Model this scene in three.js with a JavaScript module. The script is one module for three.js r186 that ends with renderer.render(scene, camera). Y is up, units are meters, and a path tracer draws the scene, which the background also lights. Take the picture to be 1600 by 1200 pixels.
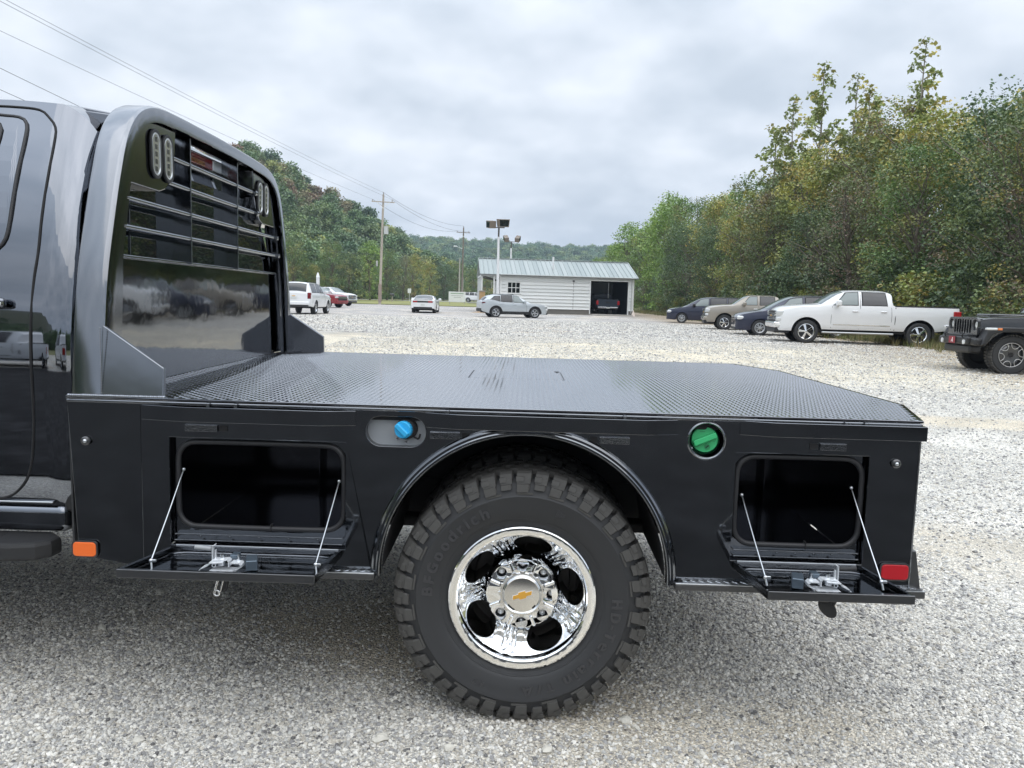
import * as THREE from 'three';
import { RoundedBoxGeometry } from 'three/addons/geometries/RoundedBoxGeometry.js';
import { mergeGeometries, toCreasedNormals } from 'three/addons/utils/BufferGeometryUtils.js';
import { ImprovedNoise } from 'three/addons/math/ImprovedNoise.js';
import { TextGeometry } from 'three/addons/geometries/TextGeometry.js';
import { FontLoader } from 'three/addons/loaders/FontLoader.js';

// ---------------------------------------------------------------- camera, sky, sun, exposure
const scene = new THREE.Scene();
const camera = new THREE.PerspectiveCamera(51.97, 4 / 3, 0.05, 6000);
camera.position.set(-0.0169, 1.3564, 2.3913);
camera.rotation.order = 'YXZ';
const D2R = Math.PI / 180;
camera.rotation.set(-6.0391 * D2R, 0.8014 * D2R, 1.6052 * D2R);
scene.add(camera);

function mulberry(a) {
  return function () {
    a |= 0; a = (a + 0x6d2b79f5) | 0;
    let t = Math.imul(a ^ (a >>> 15), 1 | a);
    t = (t + Math.imul(t ^ (t >>> 7), 61 | t)) ^ t;
    return ((t ^ (t >>> 14)) >>> 0) / 4294967296;
  };
}
const perlin = new ImprovedNoise();
const noise = (x, y, z = 0) => perlin.noise(x + 100.37, y + 50.71, z + 77.13);
const fbm = (x, y, z, n = 4) => { let s = 0, a = 0.5; for (let i = 0; i < n; i++) { s += a * noise(x, y, z); x *= 2.03; y *= 2.03; z *= 2.03; a *= 0.5; } return s; };
const clamp = (x, a = 0, b = 1) => Math.min(b, Math.max(a, x));
const smooth = (a, b, x) => { const t = clamp((x - a) / (b - a)); return t * t * (3 - 2 * t); };
const lerp = (a, b, t) => a + (b - a) * t;

// overcast sky: broad soft cloud masses, brighter towards the zenith
const SKY_W = 2048, SKY_H = 1024;
{
  const d = new Float32Array(SKY_W * SKY_H * 4);
  for (let j = 0; j < SKY_H; j++) {
    const el = ((j + 0.5) / SKY_H - 0.5) * Math.PI, sy = Math.sin(el), cy = Math.cos(el);
    for (let i = 0; i < SKY_W; i++) {
      const az = ((i + 0.5) / SKY_W) * 2 * Math.PI, x = Math.cos(az) * cy, z = Math.sin(az) * cy;
      let r, g, b;
      if (sy > -0.02) {
        const h = Math.max(sy, 0) + 0.3;
        const u = x / h, w = z / h;                                   // cloud deck seen in perspective
        const big = fbm(u * 1.5, w * 1.5, 3.1, 3), fine = fbm(u * 4.4 + 4, w * 4.4, 9.2, 5);
        const c = clamp(0.5 + 1.0 * big + 1.05 * fine);              // 1 = thin bright cloud, 0 = heavier grey
        const base = lerp(0.8, 0.84, smooth(0, 0.3, sy)) + 1.15 * smooth(0.28, 0.85, sy);
        const l = base * (0.8 + 0.28 * c);
        r = l * lerp(0.83, 0.94, c); g = l * lerp(0.94, 1.0, c); b = l * lerp(1.08, 1.09, c);
      } else { r = 0.3; g = 0.3; b = 0.29; }
      const o = (j * SKY_W + i) * 4;
      d[o] = r; d[o + 1] = g; d[o + 2] = b; d[o + 3] = 1;
    }
  }
  const t = new THREE.DataTexture(d, SKY_W, SKY_H, THREE.RGBAFormat, THREE.FloatType);
  t.mapping = THREE.EquirectangularReflectionMapping;
  t.magFilter = t.minFilter = THREE.LinearFilter;
  t.wrapS = THREE.RepeatWrapping;
  t.needsUpdate = true;
  scene.background = t;
  scene.environment = t;
}
const sun = new THREE.DirectionalLight(0xfff1de, 0.8);
sun.position.set(12, 50, 26);
sun.castShadow = true;
sun.shadow.radius = 150;
sun.shadow.mapSize.set(2048, 2048);
Object.assign(sun.shadow.camera, { left: -60, right: 60, top: 60, bottom: -60, near: 1, far: 300 });
scene.add(sun);
scene.fog = new THREE.FogExp2(new THREE.Color(0.56, 0.68, 0.84), 0.00034);
const renderer = new THREE.WebGLRenderer({ antialias: true });
renderer.toneMapping = THREE.LinearToneMapping;
renderer.toneMappingExposure = 1.15;
renderer.shadowMap.enabled = true;

// ---------------------------------------------------------------- helpers
const prep = (g) => {
  let q = g.index ? g.toNonIndexed() : g;
  for (const k of Object.keys(q.attributes)) if (!['position', 'normal', 'uv', 'color'].includes(k)) q.deleteAttribute(k);
  if (!q.attributes.normal) q.computeVertexNormals();
  if (!q.attributes.uv) q.setAttribute('uv', new THREE.BufferAttribute(new Float32Array(q.attributes.position.count * 2), 2));
  q.morphAttributes = {};
  return q;
};
const join = (list) => { const a = list.flat(9).filter(Boolean).map(prep); return a.length === 1 ? a[0] : mergeGeometries(a, false); };
const taken = new Map();
const numbered = (n) => { const k = taken.get(n) ?? 0; taken.set(n, k + 1); return k ? `${n}_${String(k).padStart(3, '0')}` : n; };
function mesh(name, geo, mat, parent) {
  const m = new THREE.Mesh(Array.isArray(geo) ? join(geo) : geo, mat);
  m.name = parent && parent !== scene ? name : numbered(name);
  m.castShadow = m.receiveShadow = true;
  (parent ?? scene).add(m);
  return m;
}
const part = mesh;
function tag(o, label, category, group) { o.userData.label = label; o.userData.category = category; if (group) o.userData.group = group; return o; }
function thing(name, label, category, x = 0, y = 0, z = 0, turn = 0, group) {
  const o = new THREE.Group(); o.name = numbered(name); o.position.set(x, y, z); o.rotation.y = turn; scene.add(o);
  return tag(o, label, category, group);
}
function sub(name, parent, x = 0, y = 0, z = 0, turn = 0) { const o = new THREE.Group(); o.name = name; o.position.set(x, y, z); o.rotation.y = turn; parent.add(o); return o; }
function dup(src, name, label, x, y, z, turn = 0, scale = 1) {
  const o = src.clone(); o.name = numbered(name); o.userData = { ...src.userData, label };
  o.position.set(x, y, z); o.rotation.y = turn; o.scale.setScalar(scale); scene.add(o); return o;
}
const struct = (name, geo, mat) => { const m = mesh(name, geo, mat); m.userData.kind = 'structure'; return m; };

const V = (x, y, z) => new THREE.Vector3(x, y, z);
const at = (g, x = 0, y = 0, z = 0, rx = 0, ry = 0, rz = 0) => { if (rx) g.rotateX(rx); if (ry) g.rotateY(ry); if (rz) g.rotateZ(rz); return g.translate(x, y, z); };
// box by extents, edges rounded by r
function bx(x0, x1, y0, y1, z0, z1, r = 0) {
  const w = Math.abs(x1 - x0), h = Math.abs(y1 - y0), d = Math.abs(z1 - z0);
  const g = r > 0 ? new RoundedBoxGeometry(w, h, d, 1, Math.min(r, w / 2.01, h / 2.01, d / 2.01)) : new THREE.BoxGeometry(w, h, d);
  return g.translate((x0 + x1) / 2, (y0 + y1) / 2, (z0 + z1) / 2);
}
function cyl(a, b, r0, r1 = r0, n = 12, open = false) {
  const d = V().subVectors(b, a), g = new THREE.CylinderGeometry(r1, r0, d.length(), n, 1, open);
  g.applyQuaternion(new THREE.Quaternion().setFromUnitVectors(V(0, 1, 0), d.normalize()));
  return g.translate((a.x + b.x) / 2, (a.y + b.y) / 2, (a.z + b.z) / 2);
}
const tube = (pts, r, n = 24, k = 8, closed = false, tension = 0.5) => new THREE.TubeGeometry(new THREE.CatmullRomCurve3(pts.map((p) => (p.isVector3 ? p : V(...p))), closed, 'catmullrom', tension), n, r, k, closed);
function poly(pts) { const s = new THREE.Shape(); pts.forEach((p, i) => (i ? s.lineTo(p[0], p[1]) : s.moveTo(p[0], p[1]))); s.closePath(); return s; }
const hole = (s, pts) => { const h = new THREE.Path(); pts.forEach((p, i) => (i ? h.lineTo(p[0], p[1]) : h.moveTo(p[0], p[1]))); h.closePath(); s.holes.push(h); return s; };
function extr(shape, depth, bevel = 0, seg = 12) {
  const g = new THREE.ExtrudeGeometry(shape, { depth: depth - 2 * bevel, bevelEnabled: bevel > 0, bevelThickness: bevel, bevelSize: bevel, bevelOffset: -bevel, bevelSegments: 2, curveSegments: seg });
  return g.translate(0, 0, bevel);
}
const rrect = (x0, x1, y0, y1, r, n = 6) => {
  const p = [];
  for (const [cx, cy, a] of [[x1 - r, y0 + r, -90], [x1 - r, y1 - r, 0], [x0 + r, y1 - r, 90], [x0 + r, y0 + r, 180]])
    for (let i = 0; i <= n; i++) { const t = (a + (90 * i) / n) * D2R; p.push([cx + r * Math.cos(t), cy + r * Math.sin(t)]); }
  return p;
};
const circ = (cx, cy, r, n = 32) => Array.from({ length: n }, (_, i) => [cx + r * Math.cos((i / n) * 2 * Math.PI), cy + r * Math.sin((i / n) * 2 * Math.PI)]);
// grid surface f(u, v) -> [x, y, z]
function grid(nu, nv, f, uvf) {
  const p = [], uv = [], idx = [];
  for (let i = 0; i <= nu; i++) for (let j = 0; j <= nv; j++) { const q = f(i / nu, j / nv); p.push(q[0], q[1], q[2]); const t = uvf ? uvf(i / nu, j / nv, q) : [i / nu, j / nv]; uv.push(t[0], t[1]); }
  for (let i = 0; i < nu; i++) for (let j = 0; j < nv; j++) { const a = i * (nv + 1) + j, b = a + nv + 1; idx.push(a, b, b + 1, a, b + 1, a + 1); }
  const g = new THREE.BufferGeometry();
  g.setAttribute('position', new THREE.Float32BufferAttribute(p, 3)); g.setAttribute('uv', new THREE.Float32BufferAttribute(uv, 2)); g.setIndex(idx); g.computeVertexNormals();
  return g;
}
// profile [[r, z]...] swept about the z axis from angle a0 to a1
const ring = (prof, a0 = 0, a1 = 2 * Math.PI, n = 48) => grid(n, prof.length - 1, (u, v) => { const a = a0 + (a1 - a0) * u, q = prof[Math.round(v * (prof.length - 1))]; return [q[0] * Math.cos(a), q[0] * Math.sin(a), q[1]]; });
const crease = (g, a = 0.6) => toCreasedNormals(g, a);
// piecewise cubic (monotone) table lookup
function table(t) {
  const n = t.length, m = [];
  const s = (i) => (t[i + 1][1] - t[i][1]) / (t[i + 1][0] - t[i][0]);
  for (let i = 0; i < n; i++) { if (i === 0) m.push(s(0)); else if (i === n - 1) m.push(s(n - 2)); else { const a = s(i - 1), b = s(i); m.push(a * b <= 0 ? 0 : (2 * a * b) / (a + b)); } }
  return (x) => {
    if (x <= t[0][0]) return t[0][1];
    if (x >= t[n - 1][0]) return t[n - 1][1];
    let i = 0; while (x > t[i + 1][0]) i++;
    const h = t[i + 1][0] - t[i][0], u = (x - t[i][0]) / h, u2 = u * u, u3 = u2 * u;
    return t[i][1] * (2 * u3 - 3 * u2 + 1) + m[i] * h * (u3 - 2 * u2 + u) + t[i + 1][1] * (-2 * u3 + 3 * u2) + m[i + 1] * h * (u3 - u2);
  };
}
const linear = (t) => (x) => { if (x <= t[0][0]) return t[0][1]; for (let i = 1; i < t.length; i++) if (x <= t[i][0]) return lerp(t[i - 1][1], t[i][1], (x - t[i - 1][0]) / (t[i][0] - t[i - 1][0])); return t[t.length - 1][1]; };
const C = (r, g, b) => new THREE.Color().setRGB(r, g, b);
const std = (c, rough = 0.6, metal = 0, extra = {}) => new THREE.MeshPhysicalMaterial({ color: Array.isArray(c) ? C(...c) : c, roughness: rough, metalness: metal, ...extra });
function bytes(n, f, srgb = false, rep = null) {
  const d = new Uint8Array(n * n * 4);
  for (let j = 0; j < n; j++) for (let i = 0; i < n; i++) { const q = f(i, j), o = (j * n + i) * 4; d[o] = q[0]; d[o + 1] = q[1]; d[o + 2] = q[2]; d[o + 3] = 255; }
  const t = new THREE.DataTexture(d, n, n); t.wrapS = t.wrapT = THREE.RepeatWrapping; t.magFilter = THREE.LinearFilter; t.minFilter = THREE.LinearMipmapLinearFilter;
  if (srgb) t.colorSpace = THREE.SRGBColorSpace;
  if (rep) t.repeat.set(rep, rep);
  t.needsUpdate = true; return t;
}
const toS = (l) => 255 * (l <= 0.0031308 ? l * 12.92 : 1.055 * Math.pow(l, 1 / 2.4) - 0.055);
// tiling noise for small relief
const tile = (n, cells, seed, oct = 3) => {
  const R = mulberry(seed), out = new Float32Array(n * n); let amp = 1, tot = 0;
  for (let o = 0; o < oct; o++) {
    const c = cells << o, L = Float32Array.from({ length: c * c }, () => R());
    for (let j = 0; j < n; j++) for (let i = 0; i < n; i++) {
      const x = (i / n) * c, y = (j / n) * c, xi = Math.floor(x), yi = Math.floor(y); let fx = x - xi, fy = y - yi; fx = fx * fx * (3 - 2 * fx); fy = fy * fy * (3 - 2 * fy);
      const q = (a, b) => L[(b % c) * c + (a % c)];
      out[j * n + i] += amp * lerp(lerp(q(xi, yi), q(xi + 1, yi), fx), lerp(q(xi, yi + 1), q(xi + 1, yi + 1), fx), fy);
    }
    tot += amp; amp *= 0.5;
  }
  for (let i = 0; i < n * n; i++) out[i] /= tot;
  return out;
};

// ---------------------------------------------------------------- materials
const nz = tile(256, 16, 5, 3), nzFine = tile(256, 64, 6, 2);
const grainTex = bytes(256, (i, j) => { const v = 255 * nzFine[j * 256 + i]; return [v, v, v]; });
const softTex = bytes(256, (i, j) => { const v = 255 * nz[j * 256 + i]; return [v, v, v]; });
const roughTex = bytes(256, (i, j) => { const v = 150 + 105 * nz[j * 256 + i]; return [v, v, v]; });
const M = {
  gloss: std([0.19, 0.2, 0.215], 0.07, 1, { bumpMap: softTex, bumpScale: 0.0002 }),        // enamel on the bed
  rack: std([0.235, 0.247, 0.268], 0.12, 1, { bumpMap: softTex, bumpScale: 0.00018 }),  // same enamel, colour lifted to stand in for sky reflected on the rack
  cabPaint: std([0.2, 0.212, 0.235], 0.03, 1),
  satin: std([0.016, 0.017, 0.019], 0.3, 0, { ior: 2.0, bumpMap: softTex, bumpScale: 0.0002 }),
  deck: std([0.25, 0.26, 0.28], 0.06, 1),
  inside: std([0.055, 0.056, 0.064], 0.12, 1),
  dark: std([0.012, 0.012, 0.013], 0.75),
  rubber: std([0.028, 0.029, 0.031], 0.6, 0, { bumpMap: grainTex, bumpScale: 0.0003 }),
  tread: std([0.068, 0.066, 0.062], 0.7, 0, { bumpMap: grainTex, bumpScale: 0.0006 }),
  seal: std([0.02, 0.02, 0.022], 0.5),
  plastic: std([0.02, 0.02, 0.021], 0.6, 0, { bumpMap: grainTex, bumpScale: 0.0004 }),
  chrome: std([0.86, 0.87, 0.88], 0.045, 1),
  steel: std([0.62, 0.64, 0.66], 0.28, 1),
  zinc: std([0.9, 0.92, 0.94], 0.38, 0.5, { bumpMap: softTex, bumpScale: 0.0002 }),
  alu: std([0.72, 0.73, 0.74], 0.24, 1),
  greyPlate: std([0.4, 0.42, 0.44], 0.4, 0.3),
  blueCap: std([0.03, 0.38, 0.7], 0.38), blueDark: std([0.01, 0.17, 0.36], 0.42),
  greenCap: std([0.035, 0.42, 0.15], 0.42), greenDark: std([0.02, 0.25, 0.09], 0.45),
  orange: std([0.85, 0.16, 0.03], 0.3), red: std([0.42, 0.012, 0.02], 0.25),
  gold: std([0.72, 0.38, 0.06], 0.35, 0.25),
  lens: std([0.8, 0.8, 0.78], 0.08, 0.1, { clearcoat: 1 }),
  glass: std([0.012, 0.016, 0.018], 0.02, 0, { ior: 1.9 }),
  glassLight: std([0.13, 0.17, 0.17], 0.03, 0, { ior: 1.9 }),
  glassDark: std([0.008, 0.009, 0.012], 0.03, 0, { ior: 1.7 }),
  redLens: std([0.4, 0.015, 0.02], 0.15, 0, { clearcoat: 1 }),
  amber: std([0.75, 0.22, 0.06], 0.2, 0, { clearcoat: 1 }),
  headlamp: std([0.75, 0.77, 0.78], 0.12, 0.35, { clearcoat: 1 }),
  white: std([0.78, 0.79, 0.8], 0.2, 0, { clearcoat: 0.6, clearcoatRoughness: 0.05 }),
  plate: std([0.6, 0.62, 0.6], 0.5),
};
// ---------------------------------------------------------------- ground
// crushed limestone: individual stones rasterised flat (colour + height), no shading in the colour
function gravelMaps(n, count, rmin, rmax, seed, bright) {
  const R = mulberry(seed), H = new Float32Array(n * n), K = new Float32Array(n * n * 3);
  for (let i = 0; i < n * n; i++) { const q = 0.4 * (0.7 + 0.6 * R()) * bright; K[i * 3] = q * 1.04; K[i * 3 + 1] = q; K[i * 3 + 2] = q * 0.93; H[i] = 0.05 * R(); }
  for (let s = 0; s < count; s++) {
    const r = rmin + (rmax - rmin) * Math.pow(R(), 2.6), cx = R() * n, cy = R() * n, a = R() * Math.PI, e = 0.6 + 0.4 * R(), ca = Math.cos(a), sa = Math.sin(a);
    const lift = (R() * 0.55 * s) / count + (0.35 * r) / rmax, col = stoneColor(R), nf = 4 + Math.floor(R() * 3), pl = [];
    for (let k = 0; k < nf; k++) { const t = ((k + 0.7 * R()) / nf) * 6.2832, w = 0.62 + 0.38 * R(); pl.push(Math.cos(t) / w, Math.sin(t) / w); }
    const tx = (R() - 0.5) * 0.5, ty = (R() - 0.5) * 0.5;
    for (let y = Math.floor(cy - r); y <= cy + r; y++) for (let x = Math.floor(cx - r); x <= cx + r; x++) {
      const dx = (x - cx) / r, dy = (y - cy) / r, u = dx * ca + dy * sa, v = (-dx * sa + dy * ca) / e; let d = 0;
      for (let k = 0; k < pl.length; k += 2) { const t = u * pl[k] + v * pl[k + 1]; if (t > d) d = t; }
      if (d > 1) continue;
      const h = lift + (r / rmax) * (0.5 * Math.min(1, 2.2 * (1 - d)) + tx * dx + ty * dy), o = ((y % n) + n) % n * n + (((x % n) + n) % n);
      if (h > H[o]) { H[o] = h; const w = 0.9 + 0.2 * R(); K[o * 3] = col[0] * w * bright; K[o * 3 + 1] = col[1] * w * bright; K[o * 3 + 2] = col[2] * w * bright; }
    }
  }
  return [bytes(n, (i, j) => { const o = (j * n + i) * 3; return [toS(clamp(K[o])), toS(clamp(K[o + 1])), toS(clamp(K[o + 2]))]; }, true), bytes(n, (i, j) => { const v = 255 * clamp(H[j * n + i] / 1.6); return [v, v, v]; })];
}
function stoneColor(R) {
  const k = R(), w = 0.85 + 0.3 * R();
  if (k < 0.4) return [0.68 * w, 0.665 * w, 0.63 * w];
  if (k < 0.66) return [0.46 * w, 0.458 * w, 0.452 * w];
  if (k < 0.83) return [0.3 * w, 0.297 * w, 0.3 * w];
  if (k < 0.965) return [0.52 * w, 0.49 * w, 0.44 * w];
  return [0.15 * w, 0.148 * w, 0.15 * w];
}
const [gravCol, gravBump] = gravelMaps(2048, 190000, 1.6, 8.5, 11, 1);
const baseH = linear([[-400, 0], [4, 0], [14, 0.09], [26, 0.19], [58, 0.22], [72, 0.34], [100, 0.38], [156, 0.8], [220, 1.0], [500, 3], [1200, 6], [5000, 8]]);
const gh = (x, z) => baseH(-z) + (z > -70 ? 0.02 * noise(x * 0.12, z * 0.12) * smooth(6, 16, Math.abs(z) + Math.abs(x) * 0.6) : 0);

const GR = mulberry(2024);
const LOT = { x0: -75, x1: 13.5, z0: -100, z1: 34 };
{
  const line = (a, b, fine0, fine1, step) => { const o = []; let q = fine0; while (q < fine1) { o.push(q); q += step; } o.push(fine1); let s = step; q = fine1; while (q < b) { s = Math.min(s * 1.12, 0.62); q += s; o.push(Math.min(q, b)); } s = step; q = fine0; while (q > a) { s = Math.min(s * 1.12, 0.62); q -= s; o.unshift(Math.max(q, a)); } return o; };
  const X = line(LOT.x0, LOT.x1, -4, 7, 0.14), Z = line(LOT.z0, LOT.z1, -10, 2.2, 0.14), p = [], uv = [], col = [], idx = [];
  for (const z of Z) for (const x of X) {
    const nearT = smooth(14, 3, Math.hypot(x, z));
    p.push(x, gh(x, z) + nearT * 0.012 * fbm(x * 0.9, z * 0.9, 5, 3), z);
    const wob = 0.006 * nearT;
    uv.push(x / 1.7 + wob * noise(x, z), -z / 1.7);
    // patches of tan fines, pale limestone and bluish stone
    const dust = smooth(0.02, 0.3, fbm(x * 0.33 + 3, z * 0.7 + 9, 1.7, 4)), pale = smooth(-0.05, 0.3, fbm(x * 0.13, z * 0.3, 8.2, 4)), streak = 0.5 + 0.9 * fbm(x * 0.1, z * 0.85, 4.4, 4);
    const band = smooth(-25, -19, z + 1.5 * noise(x * 0.2, 3)) * smooth(-9, -13, z) * smooth(-28, -4, x);               // paler drive across the lot
    const edge = smooth(7.5, 11.5, x + 1.1 * noise(x * 0.4, z * 0.35)) * smooth(-8, -14, z);   // brown earth at the wood's edge
    let k = lerp(0.98, 1.2, pale) * lerp(0.9, 1.12, streak) * lerp(1.2, 0.76, smooth(-10, -26, z)) * lerp(1, 1.04, smooth(1.0, 2.6, x) * smooth(-14, -8, z)), c = [k, k, k];
    c = [lerp(c[0], 1.24, 0.75 * dust), lerp(c[1], 1.13, 0.75 * dust), lerp(c[2], 0.95, 0.75 * dust)];
    c = [lerp(c[0], 1.42, 0.75 * band), lerp(c[1], 1.33, 0.75 * band), lerp(c[2], 1.13, 0.75 * band)];
    c = [lerp(c[0], 0.74, 0.8 * edge), lerp(c[1], 0.6, 0.8 * edge), lerp(c[2], 0.42, 0.8 * edge)];
    // worn wheel lanes and uneven spread of stone, then the chance of single brighter and darker heaps
    const lane = Math.max(0, noise(x * 0.16 + 0.12 * z, z * 0.05 + 4, 2)), mott = 1 + 0.3 * noise(x * 1.9, z * 1.9, 6) + 0.22 * (GR() - 0.5) * smooth(5, 14, Math.hypot(x, z)) - 0.16 * lane;
    col.push(c[0] * mott * 1.02, c[1] * mott, c[2] * mott * lerp(0.94, 0.99, smooth(-20, -30, z)));
  }
  const w = X.length;
  for (let j = 0; j < Z.length - 1; j++) for (let i = 0; i < w - 1; i++) { const a = j * w + i; idx.push(a, a + w, a + w + 1, a, a + w + 1, a + 1); }
  const g = new THREE.BufferGeometry();
  g.setAttribute('position', new THREE.Float32BufferAttribute(p, 3)); g.setAttribute('uv', new THREE.Float32BufferAttribute(uv, 2)); g.setAttribute('color', new THREE.Float32BufferAttribute(col, 3)); g.setIndex(idx); g.computeVertexNormals();
  struct('gravel_lot', g, std([0.97, 0.97, 0.98], 0.92, 0, { map: gravCol, bumpMap: gravBump, bumpScale: 0.007, vertexColors: true }));
}
// dark ground strip added out of view, so the black paint mirrors something dark
struct('added_dark_strip', grid(60, 8, (u, v) => { const x = lerp(-70, 13, u), z = lerp(1.25, 9.2, v) + 0.06 * noise(x * 0.5, v * 3); return [x, gh(x, z) + 0.03, z]; }, (u, v, q) => [q[0], q[2]]), std([0.036, 0.036, 0.037], 0.9, 0, { map: bytes(128, (i, j) => { const v = 110 + 290 * (nz[(j * 2) * 256 + i * 2] - 0.3); return [clamp(v, 60, 255), clamp(v, 60, 255), clamp(v, 60, 255)]; }, true, 0.4), bumpMap: grainTex, bumpScale: 0.004 }));
// loose stones in the near part of the lot
{
  const R = mulberry(77), shapes = [];
  for (let k = 0; k < 5; k++) {
    const g = new THREE.IcosahedronGeometry(1, k < 3 ? 0 : 1), q = g.attributes.position, s = mulberry(500 + k), mem = new Map(), sc = [0.8 + 0.5 * s(), 0.55 + 0.25 * s(), 0.7 + 0.4 * s()];
    for (let i = 0; i < q.count; i++) {
      const key = [q.getX(i), q.getY(i), q.getZ(i)].map((v) => v.toFixed(3)).join();
      if (!mem.has(key)) mem.set(key, 0.72 + 0.5 * s());
      const f = mem.get(key); q.setXYZ(i, q.getX(i) * f * sc[0], q.getY(i) * f * sc[1], q.getZ(i) * f * sc[2]);
    }
    g.deleteAttribute('normal'); g.deleteAttribute('uv'); g.computeVertexNormals(); shapes.push(g);
  }
  const lists = shapes.map(() => []), mt = new THREE.Matrix4(), qn = new THREE.Quaternion(), e = new THREE.Euler();
  const put = (x, z, r, sink = 0.25, col) => {
    const k = Math.floor(R() * 5), c = col ?? stoneColor(R), y = gh(x, z) + smooth(14, 3, Math.hypot(x, z)) * 0.012 * fbm(x * 0.9, z * 0.9, 5, 3);
    qn.setFromEuler(e.set(R() * 0.9 - 0.45, R() * 6.28, R() * 0.9 - 0.45));
    mt.compose(V(x, y + r * (0.5 - sink), z), qn, V(r, r, r)); lists[k].push([mt.clone(), c]);
  };
  const dusty = (x, z) => smooth(0.02, 0.3, fbm(x * 0.33 + 3, z * 0.7 + 9, 1.7, 4));
  const field = (n, x0, x1, z0, z1, r0, r1, pw) => { for (let i = 0; i < n; i++) { const x = lerp(x0, x1, R()), z = lerp(z0, z1, R()); if (Math.abs(x) > 0.68 * (3.2 - z) + 0.4) continue; const dn = dusty(x, z), pk = 0.5 + fbm(x * 1.3, z * 1.3, 2.2, 3); if (R() < 0.82 * dn || R() > 0.45 + pk) continue; put(x, z, lerp(r0, r1, Math.pow(R(), pw))); } };
  field(210000, -2.9, 2.3, -2.6, 0.42, 0.0028, 0.0078, 2.1);
  field(60000, -3.4, 4.6, -5.5, -2.2, 0.0035, 0.01, 2);
  field(80000, 1.1, 10, -11, -0.6, 0.0045, 0.014, 2);
  field(90000, -5, 15, -26, -9, 0.008, 0.022, 2);
  field(70000, -14, 12, -46, -24, 0.016, 0.036, 2);
  field(900, -3, 6, -7, 0.4, 0.009, 0.015, 2.5);
  for (const [x, z] of [[-1.15, 0.15], [-1.45, 0.16], [-0.42, 0.1], [-1.64, -0.8], [-1.62, -1.01], [-1.51, -1.06], [0.38, -0.02], [0.35, -0.06], [0.09, 0.13], [0.69, -0.56], [0.7, -0.28], [0.56, 0.12], [1.87, -0.88], [1.39, -0.07], [-1.44, -0.03], [-0.21, 0.14], [-1.06, -0.63], [1.03, -0.45], [1.25, -0.19], [-1.67, -0.61], [-0.41, -0.42], [-1.3, 0.02]]) put(x, z, 0.009 + 0.011 * R(), 0.2, [0.6, 0.58, 0.53]);
  shapes.forEach((g, k) => {
    const im = new THREE.InstancedMesh(g, std([1.04, 1.03, 1.0], 0.9), lists[k].length);
    lists[k].forEach(([m, c], i) => { im.setMatrixAt(i, m); im.setColorAt(i, C(...c)); });
    im.name = numbered('gravel'); im.castShadow = im.receiveShadow = true; im.userData = { kind: 'stuff', label: 'loose crushed limestone gravel scattered over the lot around the truck', category: 'gravel' };
    scene.add(im);
  });
}
// terrain: valley floor, wooded hill on the left, wooded rise on the right, far ridge
const hillLeft = { foot: linear([[-3, 45], [-1.2, 60], [-0.6, 92], [-0.339, 128], [-0.189, 170], [-0.144, 205], [-0.095, 240], [-0.05, 270], [0.4, 300]]), crest: linear([[-3, 150], [-1.2, 170], [-0.6, 210], [-0.339, 240], [-0.189, 275], [-0.144, 300], [-0.095, 320], [-0.05, 340], [0.4, 380]]), h: linear([[-3, 12], [-1.2, 16], [-0.6, 22], [-0.45, 28], [-0.4, 31], [-0.37, 32], [-0.339, 31.5], [-0.306, 28], [-0.274, 24.5], [-0.258, 22.5], [-0.225, 20], [-0.189, 16.5], [-0.16, 13], [-0.144, 8.5], [-0.12, 5], [-0.095, 2.5], [-0.06, 0.5], [0.4, 0]]) };
const ridgeH = linear([[-3, 50], [-0.4, 52], [-0.12, 46], [-0.06, 43], [0, 39], [0.06, 37], [0.1, 40], [0.2, 44], [3, 50]]);
function terrainH(x, z) {
  const r = Math.hypot(x, z), f = z < -1 ? x / -z : x < 0 ? -9 : 9, d = -z;
  let y = baseH(Math.max(d, 0));
  if (z < -1) {
    const m = clamp(f, -3, 3);
    y += hillLeft.h(m) * smooth(hillLeft.foot(m), hillLeft.crest(m), d * Math.sqrt(1 + (m < -1 ? m * m * 0.3 : 0))) * (1 + 0.1 * noise(x * 0.02, z * 0.02, 3)) * smooth(900, 430, d);
    y += ridgeH(m) * smooth(480, 940, d) * (1 + 0.1 * noise(x * 0.006, z * 0.006, 7));
  }
  const nearD = smooth(420, 250, d);
  y += (smooth(17, 75, x) * 17 * smooth(40, -20, z) + 26 * smooth(70, 220, x) * smooth(60, -20, z)) * nearD;   // rise behind the right-hand trees
  y += 12 * smooth(90, 260, z) + (z > -1 ? 40 * smooth(-70, -190, x) : 0);                               // slopes behind the camera
  return y;
}
{
  const rs = []; for (let r = 18; r < 4200; r *= 1.055) rs.push(r);
  const na = 360;
  const g = grid(rs.length - 1, na, (u, v) => {
    const r = rs[Math.round(u * (rs.length - 1))], a = v * 2 * Math.PI, x = r * Math.sin(a), z = -r * Math.cos(a);
    const inLot = x > LOT.x0 - 6 && x < LOT.x1 + 1 && z > LOT.z0 - 4 && z < LOT.z1 + 4;
    return [x, terrainH(x, z) - (inLot ? 0.45 : 0.03), z];
  });
  const q = g.attributes.position, col = [];
  for (let i = 0; i < q.count; i++) { const x = q.getX(i), z = q.getZ(i), up = smooth(1, 5, q.getY(i) - baseH(Math.max(-z, 0))); const n = 0.5 + fbm(x * 0.05, z * 0.05, 1, 3); col.push(lerp(0.19, 0.055, up) * (0.8 + 0.4 * n), lerp(0.19, 0.06, up) * (0.8 + 0.4 * n), lerp(0.075, 0.03, up)); }
  g.setAttribute('color', new THREE.Float32BufferAttribute(col, 3));
  struct('terrain', g, std([1, 1, 1], 0.95, 0, { vertexColors: true }));
}
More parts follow.
